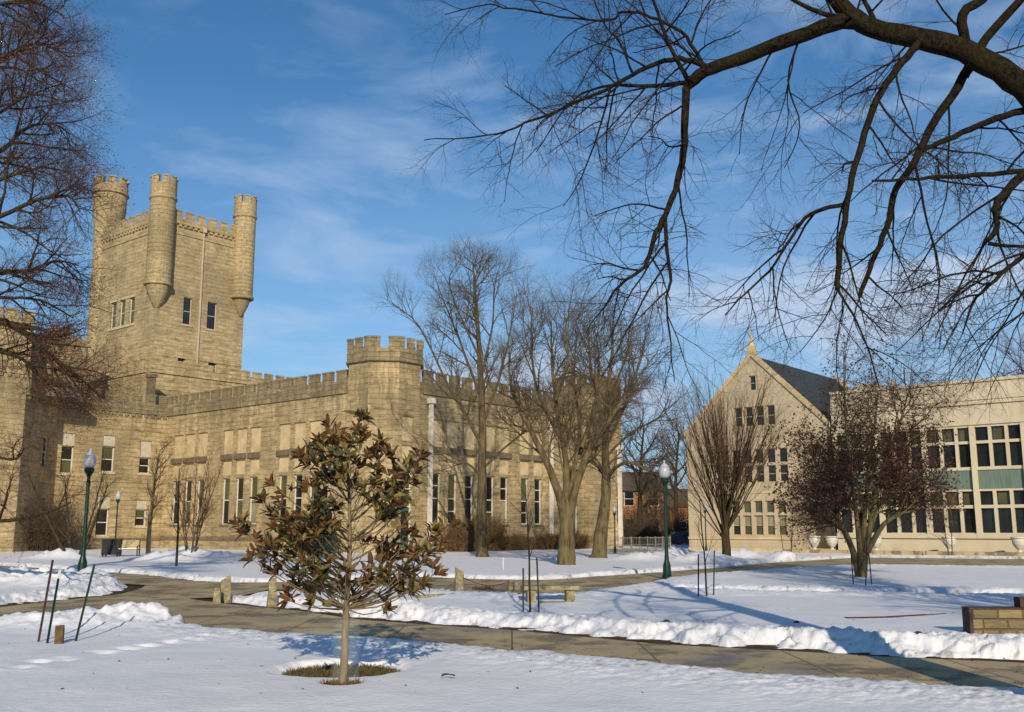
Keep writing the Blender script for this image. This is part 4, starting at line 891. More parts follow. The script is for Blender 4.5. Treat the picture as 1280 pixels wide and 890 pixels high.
# vase-shaped tree in front of the gable
def vase():
    r = random.Random(21); b = gnd(908, 702); root = empty('bare_tree', b, 0, 'vase-shaped bare tree with fine upswept branches in front of the gabled building', 'tree'); T, C = Tubes(), Tubes(); Y = b.y
    S = dict(max=4, tl=2, n=[4, 7, 6, 4, 3], wob=[.05, .05, .07, .1, .14], trop=[.1, .035, .05, .05, .04], nch=[30, 7, 5, 3], t0=[.55, .15, .12, .1], ang=[(14, 42), (10, 24), (12, 28), (15, 30)],
             len=[2.6, 7.4, 3.2, 1.7, .8], rad=[.22, .085, .022, .012, .008], up=.25)
    tr_ = smooth_px([(908, 704), (908, 685), (906, 660), (907, 640)], Y, Y, 3); rr = [.27, .25, .23, .22, .21, .2, .19, .18, .17, .15]
    T.add(tr_, rr, 10)
    for k in range(42):
        t = r.uniform(.45, 1); q = tr_[int(t*9)]; a = r.uniform(0, 6.283); el = math.radians(r.uniform(50, 84))
        d = Vector((math.cos(a)*math.cos(el), math.sin(a)*math.cos(el), math.sin(el)))
        grow(T, C, q, d, r.uniform(5.2, 7.8), r.uniform(.03, .06), 1, S, r)
    finish(root, T, C, BARKD, simple('brown_upright_twigs', (.10, .06, .035), .9, .2))
vase()
# red-brown multi-stem tree on the right
def redtree():
    r = random.Random(33); b = gnd(1078, 724); root = empty('small_tree', b, 0, 'small multi-stemmed tree still holding dry red-brown leaves, staked, in front of the wing', 'tree'); T, C = Tubes(), Tubes(); Y = b.y; ends = []
    S = dict(max=4, tl=2, n=[4, 6, 5, 4, 3], wob=[.05, .16, .22, .25, .25], trop=[.1, .02, .0, -.02, -.03], nch=[8, 8, 6, 4], t0=[.4, .2, .15, .1], ang=[(20, 50), (35, 75), (35, 70), (30, 60)],
             len=[2, 2.1, 1.25, .7, .36], rad=[.1, .05, .022, .012, .009])
    stems = [[(1074, 728), (1066, 690), (1050, 655), (1030, 610), (1012, 560)], [(1077, 728), (1075, 690), (1070, 640), (1062, 580), (1056, 500), (1055, 438)], [(1080, 728), (1083, 690), (1092, 650), (1110, 610), (1130, 570)],
             [(1076, 720), (1080, 660), (1085, 600), (1092, 540), (1098, 490)], [(1070, 700), (1058, 668), (1040, 640), (1018, 630)], [(1084, 690), (1105, 655), (1130, 640), (1150, 620)], [(1079, 700), (1078, 650), (1040, 590), (1035, 520)], [(1082, 690), (1100, 600), (1125, 530), (1135, 490)]]
    for i, pl in enumerate(stems):
        pts = smooth_px(pl, Y, Y+r.uniform(-1.6, 1.6), 4); n = len(pts)-1; rr = [.11*(1-.85*j/n) for j in range(n+1)]
        T.add(pts, rr, 7); e2 = ends if i not in (1, ) else ends
        kids(T, C, pts, rr, 5, 0, S, r, ends, nch=13, t0=.38)
    ends = [e for e in ends if r.random() < (.9 if 2.2 < e[0].z < 5.2 else .22)]
    r.shuffle(ends); V, F2 = chips(ends[:9500], .085, r, 2, .04, .6)
    finish(root, T, C, BARKL, simple('dark_maroon_twigs', (.06, .032, .022)), (V, F2, DEADLEAF))
redtree()
# generic bare trees
def gen_tree(name, base, S, bm, tm, label, seed, group=None, leaf=None, h=1.0, lean=(0, 0)):
    r = random.Random(seed); root = empty(name, base, 0, label, 'tree', group); T, C = Tubes(), Tubes(); ends = [] if leaf else None
    grow(T, C, Vector(base)-Vector((0, 0, .1)), Vector((lean[0], lean[1], 1)).normalized(), S['len'][0], S['rad'][0], 0, S, r, ends)
    finish(root, T, C, bm, tm, chips(ends, leaf[0], r, *leaf[2:])+(leaf[1],) if leaf else None); return root
SBK = dict(max=4, tl=2, n=[6, 5, 5, 4, 3], wob=[.06, .16, .2, .22, .22], trop=[.05, .06, .03, .02, .02], nch=[15, 7, 6, 4], t0=[.25, .2, .15, .1], ang=[(30, 65), (30, 60), (30, 60), (30, 60)],
           len=[12, 5.5, 2.8, 1.5, .8], rad=[.3, .12, .05, .028, .02])
bk = gen_tree('bare_tree', Vector((at(800, 680, 100).x, 100, 0)), SBK, BARKD, TWIG, 'bare background tree in front of the orange brick house', 41, 'far bare trees')
bk2 = gen_tree('bare_tree', Vector((at(848, 680, 108).x, 108, 0)), SBK, BARKD, TWIGR, 'reddish bare background tree just left of the gabled building', 42, 'far bare trees')
for i, (px, Yb, sc, lb, src) in enumerate(((822, 112, .95, 'bare background tree behind the right green lamp post', bk2), (783, 125, 1.05, 'bare background tree nearest the east end of the castle hall', bk), (868, 96, .8, 'low bare background tree hidden by the corner of the gabled building', bk),
                                (838, 140, 1.1, 'farthest bare tree between the two halls', bk), (793, 96, .62, 'short bare tree by the dark rounded bush before the orange house', bk2), (812, 104, .75, 'middle-sized bare tree before the gap between the two orange houses', bk), (853, 100, .7, 'short bare tree just above the parked car', bk2), (1330, 120, 1.1, 'bare tree behind the right end of the flat-roofed wing', bk), (-60, 120, 1.1, 'bare tree far behind the left end of the castle hall', bk2))):
    c = copy_tree(src); c.location = (at(px, 680, Yb).x, Yb, 0); c.scale = (sc, sc, sc*(1+.05*i)); c.rotation_euler = (0, 0, 1.3*i+.6); c['label'] = lb
# small trees left
SS = dict(max=3, tl=1, n=[7, 5, 4, 3], wob=[.05, .14, .2, .2], trop=[.03, .08, .06, .03], nch=[16, 6, 4], t0=[.25, .15, .1], ang=[(30, 60), (25, 55), (25, 55)], len=[6.0, 1.9, 1.0, .5], rad=[.14, .035, .016, .01])
def vs(S, **k): d = dict(S); d.update(k); return d
gen_tree('young_tree', gnd(185, 700), SS, BARKM, TWIG, 'slim young tree with pale straight trunk beside the park bench', 51)
gen_tree('young_tree', gnd(220, 710), vs(SS, len=[4.3, 1.2, .7, .4], rad=[.06, .02, .01, .008], nch=[12, 4, 3]), BARKD, TWIG, 'thin dark sapling in the snow right of the pale young tree', 52)
r_ = random.Random(60)
def multistem(name, base, n, Ln, spread, label, seed, bm=BARK, tm=TWIGR, rad=.05, nch=9):
    r = random.Random(seed); root = empty(name, base, 0, label, 'tree'); T, C = Tubes(), Tubes()
    S = dict(max=3, tl=1, n=[7, 5, 4, 3], wob=[.08, .12, .15, .2], trop=[.05, .06, .05, .03], nch=[nch, 5, 3], t0=[.2, .15, .1], ang=[(15, 45), (20, 45), (20, 45)], len=[Ln, Ln*.33, Ln*.17, Ln*.08], rad=[rad, .025, .013, .009])
    for k in range(n):
        a = 6.283*k/n+r.random(); d = Vector((math.cos(a)*spread, math.sin(a)*spread, 1)).normalized()
        grow(T, C, Vector(base)+Vector((math.cos(a)*.2, math.sin(a)*.2, -.1)), d, Ln*r.uniform(.75, 1.1), rad*r.uniform(.6, 1.1), 0, S, r)
    finish(root, T, C, bm, tm)
multistem('small_tree', gnd(238, 697.5), 9, 5.4, .16, 'clump-forming small bare tree close to the castle wall, right of the young tree', 61)
multistem('small_tree', gnd(93, 700), 4, 5.6, .55, 'low spreading bare tree with crooked stems behind the left lamp post', 62, BARKD, TWIG, .11, 11)
multistem('small_tree', gnd(1187, 697), 2, 4.0, .06, 'whip-thin sapling in front of the wing, beside a white urn', 63, BARK, TWIG, .035, 6)
multistem('small_tree', gnd(985, 698), 3, 3.8, .2, 'thin bare sapling by the entrance recess of the gabled building', 64, BARK, TWIGR, .03, 7)
SP = vs(SS, len=[2.55, .9, .45, .25], rad=[.026, .011, .006, .004], nch=[7, 3, 2], ang=[(20, 40)]*3)
SP['t0'] = [.35, .2, .1]
gen_tree('sapling', gnd(663, 771), SP, BARKD, TWIGO, 'leafless sapling between two dark stakes in front of the stone bench', 71)
gen_tree('sapling', gnd(884, 749), vs(SP, len=[2.5, .8, .4, .2]), BARKD, TWIGO, 'leafless sapling between two dark stakes near the right lamp post', 72)

# big tree on the far left (trunk outside the frame)
SLT = dict(max=4, tl=2, n=[6, 6, 5, 4, 3], wob=[.1, .2, .26, .28, .28], trop=[0, .01, .0, .03, .05], nch=[6, 7, 6, 4.2], t0=[.2, .1, .1, .1], ang=[(30, 60), (30, 65), (35, 65), (30, 60)],
           len=[6, 2.2, 1.2, .65, .33], rad=[.2, .05, .020, .009, .006])
Y = 26
LT = at(-150, 700, Y); LTb = Vector((LT.x, LT.y, 0))
def left_tree():
    limbs = [([(-150, 712), (-150, 550), (-145, 400), (-140, 200), (-130, 0)], Y, Y, .42, .2, .0, .5, 1)]
    for pl, dy, r0 in (([(-140, 150), (-60, 110), (0, 76), (20, 64), (44, 54), (67, 60), (88, 72)], 1, .09), ([(-140, 140), (-50, 90), (0, 84), (30, 89), (61, 112)], -1, .07), ([(-140, 260), (-60, 220), (0, 189), (34, 160), (67, 155), (88, 168)], 2, .1),
                       ([(-140, 330), (-60, 290), (0, 270), (45, 250), (85, 245), (100, 265)], -1.5, .09), ([(-140, 380), (-60, 350), (0, 341), (38, 338), (69, 326), (98, 332)], 1, .1), ([(-145, 420), (-60, 395), (0, 401), (31, 417), (63, 445), (94, 467), (112, 482)], -1, .14),
                       ([(-145, 60), (-60, 20), (0, 5), (40, 2), (80, 20)], 0, .09), ([(-145, 200), (-60, 170), (0, 140), (40, 118), (80, 128)], -2, .07), ([(-145, 440), (-60, 420), (0, 440), (30, 450), (60, 480), (80, 505)], 2, .08), ([(-145, 300), (-60, 250), (0, 225), (50, 210), (88, 215)], 0, .07), ([(-145, 360), (-60, 370), (0, 372), (50, 375), (92, 398)], 2, .08)):
        limbs.append((pl, Y, Y+dy, r0, .018, 2.2, .3, 0))
    for pl, dy, r0 in (([(-150, 540), (-60, 560), (0, 572), (20, 573), (30, 560)], -1, .06), ([(-150, 620), (-60, 648), (0, 651), (44, 645), (88, 628)], -2, .09)): limbs.append((pl, Y, Y+dy, r0, .02, .5, .4, 0))
    limb_tree('bare_tree', LTb, limbs, SLT, BARKD, simple('brown_budding_twigs', (.075, .038, .022)), 'large tree at the left edge with dense reddish budding twigs, its trunk out of frame', seed=80, leaf=(.045, BUD, 1, .012, .55), leaf_part=.85)
left_tree()

# overhanging tree on the right
SOT = dict(max=4, tl=2, n=[6, 8, 6, 5, 3], wob=[.1, .16, .2, .22, .22], trop=[0, -.04, -.045, -.03, .02], nch=[6, 6.6, 4.6, 3.0], t0=[.1, .12, .1, .1], ang=[(30, 60), (30, 70), (35, 65), (30, 60)],
           len=[4, 1.3, .66, .33, .16], rad=[.1, .012, .0052, .0031, .0022], tip=.35)
def over_tree():
    B = Vector((5.2, 9.2, 0)); L_ = []
    def lim(pl, Y0, Y1, r0, r1, dens, t0=.1, lvl=0): L_.append((pl, Y0, Y1, r0, r1, dens*.95, t0, lvl))
    # trunk and the great limb
    tp_ = [(1352, 900, 9.2), (1352, 700, 9.2), (1350, 450, 9.2), (1345, 260, 9.2)]
    lim(tp_, 8.8, 8.8, .33, .26, 0)
    lim([(1345, 260, 9.2), (1325, 170, 9.15), (1280, 110, 9.0), (1221, 70, 9.0), (1150, 50, 9.1), (1090, 33, 9.2), (1054, 9, 9.3), (1020, -40, 9.4), (990, -110, 9.5)], 0, 0, .15, .06, .6, .4)
    lim([(1345, 260, 9.2), (1355, 120, 9.1), (1380, -50, 8.9), (1400, -300, 8.7)], 0, 0, .25, .15, .5, .3)
    lim([(1085, 32, 9.2), (1054, 27, 9.25), (995, 47, 9.4), (924, 74, 9.6), (882, 89, 9.7), (858, 107, 9.8)], 0, 0, .082, .058, 1.5)
    lim([(864, 98, 9.8), (857, 120, 9.8), (855, 178, 9.8), (847, 226, 9.7), (832, 267, 9.6), (817, 297, 9.5), (805, 333, 9.5), (775, 356, 9.4), (752, 388, 9.4)], 0, 0, .047, .010, 4.5)
    lim([(832, 267), (833, 309), (838, 352), (833, 372), (838, 430), (843, 478)], 9.6, 9.3, .022, .004, 3.5)
    lim([(888, 88, 9.7), (872, 79, 9.75), (841, 74, 9.85), (799, 89, 10), (757, 113, 10.1), (698, 137, 10.3), (657, 154, 10.4), (609, 169, 10.5), (530, 175, 10.6)], 9.7, 10.6, .034, .005, 4)
    lim([(858, 104), (805, 107), (763, 107), (716, 125), (670, 190)], 9.8, 11, .026, .005, 4)
    lim([(764, 107), (749, 160), (728, 220), (704, 258)], 10.2, 10, .014, .004, 5)
    lim([(862, 106), (852, 85), (835, 53), (817, 0), (800, -60)], 9.8, 9.4, .028, .01, 3)
    lim([(886, 90), (874, 74), (858, 47), (823, 24), (781, 15), (751, 27), (645, 12), (603, 6), (556, 18)], 9.7, 10.5, .024, .005, 4)
    lim([(790, 90), (775, 53), (755, 30), (735, -20)], 10, 10.5, .014, .006, 3.5)
    lim([(1150, 50), (1140, 64), (1114, 95), (1090, 137), (1072, 196), (1060, 249), (1051, 309), (1047, 362)], 9.1, 8.6, .040, .022, 3.5)
    lim([(1057, 255), (1013, 267), (989, 297), (962, 338), (930, 368), (906, 394)], 8.8, 8.9, .022, .006, 4.5)
    lim([(1047, 362), (1072, 404), (1090, 451), (1099, 486)], 8.6, 8.4, .012, .004, 5)
    lim([(1215, 78), (1191, 119), (1167, 154), (1143, 202), (1120, 237), (1108, 285), (1090, 327), (1075, 371)], 9.2, 9.6, .046, .022, 3)
    lim([(1205, 95), (1233, 48), (1285, -10)], 9.2, 9, .05, .04, 1.5)
    lim([(1146, 193), (1165, 182), (1203, 166), (1244, 148), (1300, 134), (1400, 110)], 9.4, 9, .022, .04, 2.5)
    lim([(1090, 226), (1149, 223), (1203, 220), (1290, 213), (1420, 190)], 8.4, 8.6, .010, .03, 3.5)
    lim([(1420, 180), (1300, 208), (1256, 243), (1244, 261), (1247, 285), (1236, 303), (1280, 309)], 8.2, 8, .05, .012, 3)
    lim([(1400, 240), (1286, 315), (1244, 350), (1215, 380), (1203, 418)], 8.6, 8.5, .03, .005, 4.5)
    lim([(1209, 60), (1203, 18), (1235, -8), (1250, -60)], 9, 8.7, .05, .04, 1.5)
    lim([(1060, 25), (1010, 10), (960, -20)], 9.3, 9.6, .03, .015, 3)
    lim([(1075, 371), (1068, 400), (1082, 430)], 9.6, 9.5, .008, .003, 5); lim([(1047, 362), (1030, 400), (1000, 440)], 8.6, 8.7, .008, .003, 6)
    lim([(1100, 40), (1080, 0), (1060, -40)], 9.2, 9.8, .03, .015, 2)
    lim([(1310, 330), (1290, 380), (1250, 410), (1225, 445)], 8.4, 8.3, .012, .004, 6); lim([(1143, 202), (1160, 280), (1175, 350), (1160, 410)], 9.5, 9.8, .014, .004, 4.5)
    lim([(1000, 45), (985, 100), (1000, 160), (980, 210)], 9.4, 9.9, .012, .004, 4.5)
    limb_tree('bare_tree', B, L_, SOT, BARKO, TWIGO, 'large bare tree whose dark limbs hang across the upper right sky', seed=90, rough=.03)
over_tree()
# a tree behind the camera whose crown shades the snow on the right
c = gen_tree('bare_tree', Vector((11.5, 4.0, 0)), vs(SBK, len=[10, 4.5, 2.4, 1.3, .7]), BARKD, TWIG, 'bare tree standing just outside the right edge of the view', 95)

# ------------------------------------------------------------------ shrubs and hedges
def shrub(base, w, d, h, label, seed, m=HEDGET, n=260, cat='shrub', group=None, leafm_=None):
    r = random.Random(seed); root = empty('shrub', base, AZ if group else 0, label, cat, group); C = Tubes(); ends = []
    for i in range(n):
        p = Vector((r.uniform(-w/2, w/2), r.uniform(-d/2, d/2), 0)); el = math.radians(r.uniform(55, 90)); a = r.uniform(0, 6.28); dd = Vector((math.cos(a)*math.cos(el), math.sin(a)*math.cos(el), math.sin(el)))
        hh = h*r.uniform(.6, 1.05)*(1-.45*(2*abs(p.x)/w)**3); pts = line(p, dd, hh, 5, .12, .02, r); C.add(pts, [.016, .014, .012, .01, .008, .006], 3)
        for k in range(7):
            q = pts[r.randint(1, 5)]; l2 = line(q, (dd+rdir(r)*.9).normalized(), h*.28, 3, .2, .02, r); C.add(l2, [.009, .008, .006, .004], 3); ends.append((l2[-1], (l2[-1]-l2[-2]).normalized()))
    V, FQ = C.arrays(); V2, F2 = chips(ends, .07, r, 2, .12, .6)
    me = mesh_np('branches', np.concatenate([V, V2]), np.concatenate([FQ, F2+len(V)]), [m, leafm_ or m], None, mi=np.concatenate([np.zeros(len(FQ)), np.ones(len(F2))])); me.parent = root; return root
def cw(x, y): P = O+LX*x+LY*y; return Vector((P.x, P.y, 0))
shrub(cw(6.3, -1.9), 2.2, 1.5, 2.1, 'russet twiggy hedge mound at the castle wall, left of the tall tree trunk', 101, group='hedges along the castle wall', n=420)
shrub(cw(8.9, -1.8), 1.7, 1.2, 2.4, 'tallest russet shrub, around the foot of the tall upright bare tree', 102, group='hedges along the castle wall', n=380)
shrub(cw(12.2, -1.6), 3.0, 1.2, 1.05, 'low brown hedge under the middle windows of the castle wall', 103, group='hedges along the castle wall', n=480)
shrub(cw(16.4, -1.6), 3.2, 1.2, 1.1, 'low brown hedge beside the second white downpipe', 104, group='hedges along the castle wall', n=480)
shrub(cw(20.0, -1.6), 1.6, 1.2, 1.3, 'small brown bush near the side entrance of the castle', 105, group='hedges along the castle wall', n=220)
shrub(cw(-11.0, 23.6), 2.6, 2, 3.4, 'dark bare bush against the shaded wall at the left', 106, m=TWIG, n=330)
shrub(Vector((at(792, 690, 100).x, 99, 0)), 3.4, 2, 2.4, 'dark rounded bush in front of the orange brick house', 107, m=TWIG, n=300)
shrub(Vector((at(812, 690, 101).x, 100, 0)), 3.0, 2, 1.5, 'low reddish bush right of the dark rounded bush', 108, m=TWIGR, n=260)
for i, (px, Yd, w_, h_, lb) in enumerate(((778, 104, 6, 5.0, 'tall brown thicket just past the east end of the castle hall'), (815, 108, 7, 4.2, 'tan thicket in front of the orange houses, left of the green lamp post'), (848, 106, 6, 5.2, 'tall reddish thicket behind the green lamp post'), (874, 104, 5, 4.4, 'thicket tucked behind the left corner of the gabled building'))):
    shrub(Vector((at(px, 690, Yd).x, Yd, 0)), w_, 2, h_, lb, 120+i, m=(TWIG, HEDGET, TWIGR, TWIG)[i], n=150, cat='thicket')
# dark conifer seen between the magnolia leaves
def conifer():
    b = gnd(396, 701); root = empty('small_conifer', b, 0, 'small dark green conifer behind the magnolia, against the castle wall', 'tree'); r = random.Random(5); C = Tubes(); ends = []
    h = 3.4
    t = MB(); t.tube([(0, 0, 0), (0, 0, h*.9)], [.08, .02], 7); t.build('trunk', BARKD, root)
    for i in range(240):
        z = h*(.08+.9*i/240); a = i*2.4; l = (1-z/h)*1.35+.12; d = Vector((math.cos(a), math.sin(a), -.05)); pts = line(Vector((0, 0, z)), d, l, 4, .08, .03, r); C.add(pts, [.012, .01, .008, .006, .004], 3)
        for k in range(12): q = pts[1].lerp(pts[4], r.random()); ends.append((q, (d+rdir(r)*.6).normalized()))
    V, FQ = C.arrays(); V2, F2 = chips(ends, .2, r, 2, .08, .35)
    me = mesh_np('crown', np.concatenate([V, V2]), np.concatenate([FQ, F2+len(V)]), [TWIG, leafm('dark_blue_green_needles', (.02, .04, .028), .7)], None, mi=np.concatenate([np.zeros(len(FQ)), np.ones(len(F2))])); me.parent = root
conifer()

# ------------------------------------------------------------------ the magnolia in front
def magnolia():
    b = Vector(MAGB); Y0 = b.y; root = empty('magnolia_tree', b, 0, 'young magnolia with bronze-green leaves, standing in the snow in the foreground', 'tree'); r = random.Random(7)
    T = Tubes(); zc = 270, 500; k = 2.3424
    trunk_px = [(427, 864), (430, 830), (432, 780), (434, 740), (437, 690), (437, 640), (435, 590), (434, 545)]
    tr_ = smooth_px(trunk_px, Y0, Y0, 4); n = len(tr_)-1; rr = [.046*(1-.84*i/n)+(.03 if i < 1 else 0) for i in range(n+1)]; T.add(tr_, rr, 12)
    cl = [(65, 370), (85, 395), (110, 470), (140, 455), (170, 440), (170, 250), (140, 300), (165, 330), (230, 400), (290, 400), (250, 170), (270, 190), (300, 130), (340, 100), (325, 150), (420, 60), (410, 90), (430, 120), (480, 130), (455, 155), (500, 160), (560, 190), (600, 170), (585, 215), (580, 250), (520, 260), (350, 250),
          (370, 180), (300, 240), (340, 310), (460, 300), (520, 340), (570, 400), (640, 390), (690, 370), (660, 420), (620, 450), (640, 510), (600, 480), (480, 500), (530, 560), (560, 520), (500, 610), (430, 560), (280, 600), (270, 560), (300, 550), (240, 550), (180, 510), (200, 480), (300, 460),
          (440, 420), (390, 170), (360, 210), (420, 200), (470, 210), (400, 250), (530, 210), (260, 440), (220, 430), (310, 510), (350, 560), (470, 450), (510, 430), (540, 460), (590, 440), (560, 300), (510, 290), (470, 350), (250, 380), (210, 360), (190, 300), (240, 500), (330, 480), (380, 500), (500, 530), (450, 520), (410, 590), (570, 560), (600, 540), (230, 460), (280, 350), (300, 320), (460, 250), (270, 400), (255, 420), (200, 400), (180, 380), (280, 480), (550, 360), (490, 470), (545, 500), (310, 280), (345, 130), (440, 170)]
    for _ in range(14):
        yy = r.uniform(110, 600); ww_ = (60+220*min(1, (yy-60)/360))*(1 if yy < 480 else .72); cl.append((388+r.uniform(-1, 1)*ww_*.95, yy))
    tips = []
    for cx_, cy_ in cl:
        px, py = 270+cx_/k, 500+cy_/k
        lat = abs(px-434)/128; half = max(.15, 1.02*math.sqrt(max(.0, 1-min(1, lat)**2))*(.35+.65*min(1, (py-515)/110)) )
        Yt = Y0+r.uniform(-half, half)*.7
        tip = at(px, py, Yt)
        # leaves trunk lower down
        zt = tip.z; hdist = math.hypot(tip.x-b.x, tip.y-b.y); za = max(.80, zt-hdist*r.uniform(.35, .8)-.05)
        i = min(range(n+1), key=lambda j: abs(tr_[j].z-za)); s = tr_[i]
        mid = s.lerp(tip, .5)+Vector((0, 0, -.12*hdist+.02))+rdir(r)*.04
        pts = [s, s.lerp(mid, .5)+Vector((0, 0, -.01)), mid, mid.lerp(tip, .55)+Vector((0, 0, -.015)), tip]; rad0 = min(rr[i]*.45, .005+.0085*hdist)
        T.add(pts, [rad0, rad0*.85, rad0*.7, rad0*.5, .0035], 5); d = (tip-mid).normalized()
        tips.append((tip, (d+Vector((0, 0, .35))).normalized(), pts))
    # bare fine twigs inside
    C = Tubes()
    for i in range(70):
        s = tr_[r.randint(8, n-4)]; d = rdir(r); d.z = abs(d.z)+.2; pts = line(s, d.normalized(), r.uniform(.2, .5), 4, .2, .05, r); C.add(pts, [.005, .004, .003, .0025, .002], 3)
    LV = []; LF = []; LM = []
    def leaf(p, u, up, ln, w, top):
        u = u.normalized(); s = u.cross(up)
        if s.length < .05: return
        s.normalize(); nn = s.cross(u).normalized(); fold = r.uniform(.05, .4); curl = r.uniform(-.2, .5)
        stn = [(0.0, .10), (.22, .62), (.5, 1.0), (.78, .72), (1.0, .06)]
        for side, mid_ in ((0, top), (-.0018, 2)):
            i0 = len(LV)
            for t, ww in stn:
                c = p+u*ln*t+nn*(side-curl*ln*t*t); 
                LV.append(c-s*w*ww*.5+nn*w*fold*ww); LV.append(c); LV.append(c+s*w*ww*.5+nn*w*fold*ww)
            for j in range(4):
                for q in (0, 1): a = i0+j*3+q; LF.append((a, a+1, a+4, a+3)); LM.append(mid_)
    for tip, d, pts in tips:
        spots = [(tip, d, r.randint(7, 10))]
        for j in range(r.randint(2, 3)):
            f = r.uniform(.04, .5); q0_ = tip.lerp(pts[2], f); dd = (d+rdir(r)*.9); dd.z += .3; dd.normalize(); q = q0_+dd*r.uniform(.05, .13); C.add([q0_, q0_.lerp(q, .5), q], [.0035, .003, .0025], 3); spots.append((q, dd, r.randint(4, 7)))
        cl_rust = r.random() < .22
        for q, dd, m in spots:
            a0 = r.random()*6.28; e1_ = dd.cross(rdir(r)).normalized(); e2_ = dd.cross(e1_)
            for j in range(m):
                a = a0+j*2.4; el = math.radians(r.uniform(12, 68)); ou = e1_*math.cos(a)+e2_*math.sin(a); u = dd*math.cos(el)+ou*math.sin(el); u.z -= .12*r.random()
                pp = r.random(); top = 2 if (pp < (.3 if cl_rust else .06)) else (1 if pp < .66 else 0)
                leaf(q+rdir(r)*.015, u, dd+rdir(r)*.25, r.uniform(.08, .17), r.uniform(.032, .055), top)
    for kk, lst in C.d.items(): T.d.setdefault(kk, []).extend(lst)  # fine twigs and leaf shoots joined into the trunk mesh
    V, FQ = T.arrays(); mesh_np('trunk', V, FQ, BARKM, root)
    V = np.array([tuple(v) for v in LV]); mesh_np('foliage', V, np.array(LF), [LEAF_G, LEAF_O, LEAF_R], root, smooth=True, mi=np.array(LM))
    # translucent guard round the trunk
    g_ = MB(); nseg = 16; pr = [(.145, .0), (.14, .35), (.15, .7)]; i = 0
    for rr_, z in pr:
        for k_ in range(nseg): a = 2*math.pi*k_/nseg; g_.v.append((rr_*math.cos(a)+.03, rr_*math.sin(a), z))
    for j in range(2):
        for k_ in range(nseg): g_.f.append((j*nseg+k_, j*nseg+(k_+1) % nseg, (j+1)*nseg+(k_+1) % nseg, (j+1)*nseg+k_)); g_.m.append(0)
    o = g_.build('trunk_guard', WRAP, root, smooth=True, recalc=False)
magnolia()
# grass in the melt ring, dead leaves at the foot
def tufts(name, cx_, cy_, rx, ry, n, hmax, m, seed, label=None):
    r = random.Random(seed); V = []
    for i in range(n):
        a = r.random()*6.283; q = math.sqrt(r.random()); x = cx_+rx*q*math.cos(a); y = cy_+ry*q*math.sin(a); h = hmax*r.uniform(.4, 1); t = r.random()*3.14; w = .006; lx_, ly_ = r.uniform(-.5, .5)*h, r.uniform(-.5, .5)*h
        V += [(x-w*math.cos(t), y-w*math.sin(t), -.03), (x+w*math.cos(t), y+w*math.sin(t), -.03), (x+lx_+.002, y+ly_, h-.02), (x+lx_, y+ly_, h-.02)]
    o = mesh_np(name, np.array(V), np.arange(len(V)).reshape(-1, 4), m, None, smooth=False); tag(o, kind='stuff', label=label or 'short winter grass in the melted ring around the magnolia', cat='grass')
tufts('grass', ovals[0][0], ovals[0][1], .66, .68, 7000, .07, DRYGRASS, 3)
tufts('dead_grass', MAGB.x, MAGB.y, .22, .2, 1600, .12, LEAF_R, 4, 'brown dead leaves and grass heaped at the magnolia trunk')
e_ = gnd(557, 741); tufts('dead_grass', e_.x, e_.y, .6, .12, 500, .12, TWIGR, 5, 'dry reddish stalks by the leaning limestone post')
e_ = gnd(603, 737); tufts('dead_grass', e_.x, e_.y, .3, .12, 300, .14, WOODP, 6, 'dry tan tuft poking through snow between the chained posts')
def fallen(px, py, rz, sc, label):
    q = gnd(px, py); b = MB()
    for i in range(6):
        t0_, t1_ = i/6, (i+1)/6
        def w_(t): return .045*math.sin(math.pi*min(1, t*.95+.03))
        def z_(t): return .018*math.sin(t*3)+.012
        b.face([(-.08+.16*t0_, -w_(t0_), z_(t0_)+.012), (-.08+.16*t1_, -w_(t1_), z_(t1_)+.012), (-.08+.16*t1_, 0, z_(t1_)), (-.08+.16*t0_, 0, z_(t0_))]); b.face([(-.08+.16*t0_, w_(t0_), z_(t0_)+.012), (-.08+.16*t1_, w_(t1_), z_(t1_)+.012), (-.08+.16*t1_, 0, z_(t1_)), (-.08+.16*t0_, 0, z_(t0_))])
    o = b.build('fallen_leaf', LEAF_R, recalc=False); o.location = (q.x, q.y, ground_h(q.x, q.y)+.01); o.rotation_euler = (.2, .1, rz); o.scale = (sc,)*3; tag(o, label, 'leaf')
fallen(560, 858, 2.6, 1.1, 'curled brown leaf lying on the snow right of the magnolia')
def clod(px, py, s, label):
    q = gnd(px, py); r = random.Random(int(px)); b = MB(); b.lathe([(s*.7, -.03), (s, s*.15), (s*.75, s*.45), (s*.2, s*.6)], 7, m=0)
    b.v = [(x*r.uniform(.7, 1.3), y*r.uniform(.6, 1.1), z*r.uniform(.8, 1.2)) for x, y, z in b.v]; o = b.build('soil_clod', SOIL); o.location = (q.x, q.y, ground_h(q.x, q.y)); tag(o, label, 'soil clod', 'dark soil clods on the snow bank')
for px, py, s, lb in ((833, 791, .06, 'soil clod on the snow bank, second from the left'), (879, 790, .05, 'soil clod on the snow bank just left of the tree shadow'), (978, 793, .06, 'soil clod on the snow bank low in the tree shadow'), (996, 784, .05, 'upper of the two soil clods at the tree shadow'), (1150, 811, .05, 'rightmost soil clod, on the bank by the path')): clod(px, py, s, lb)

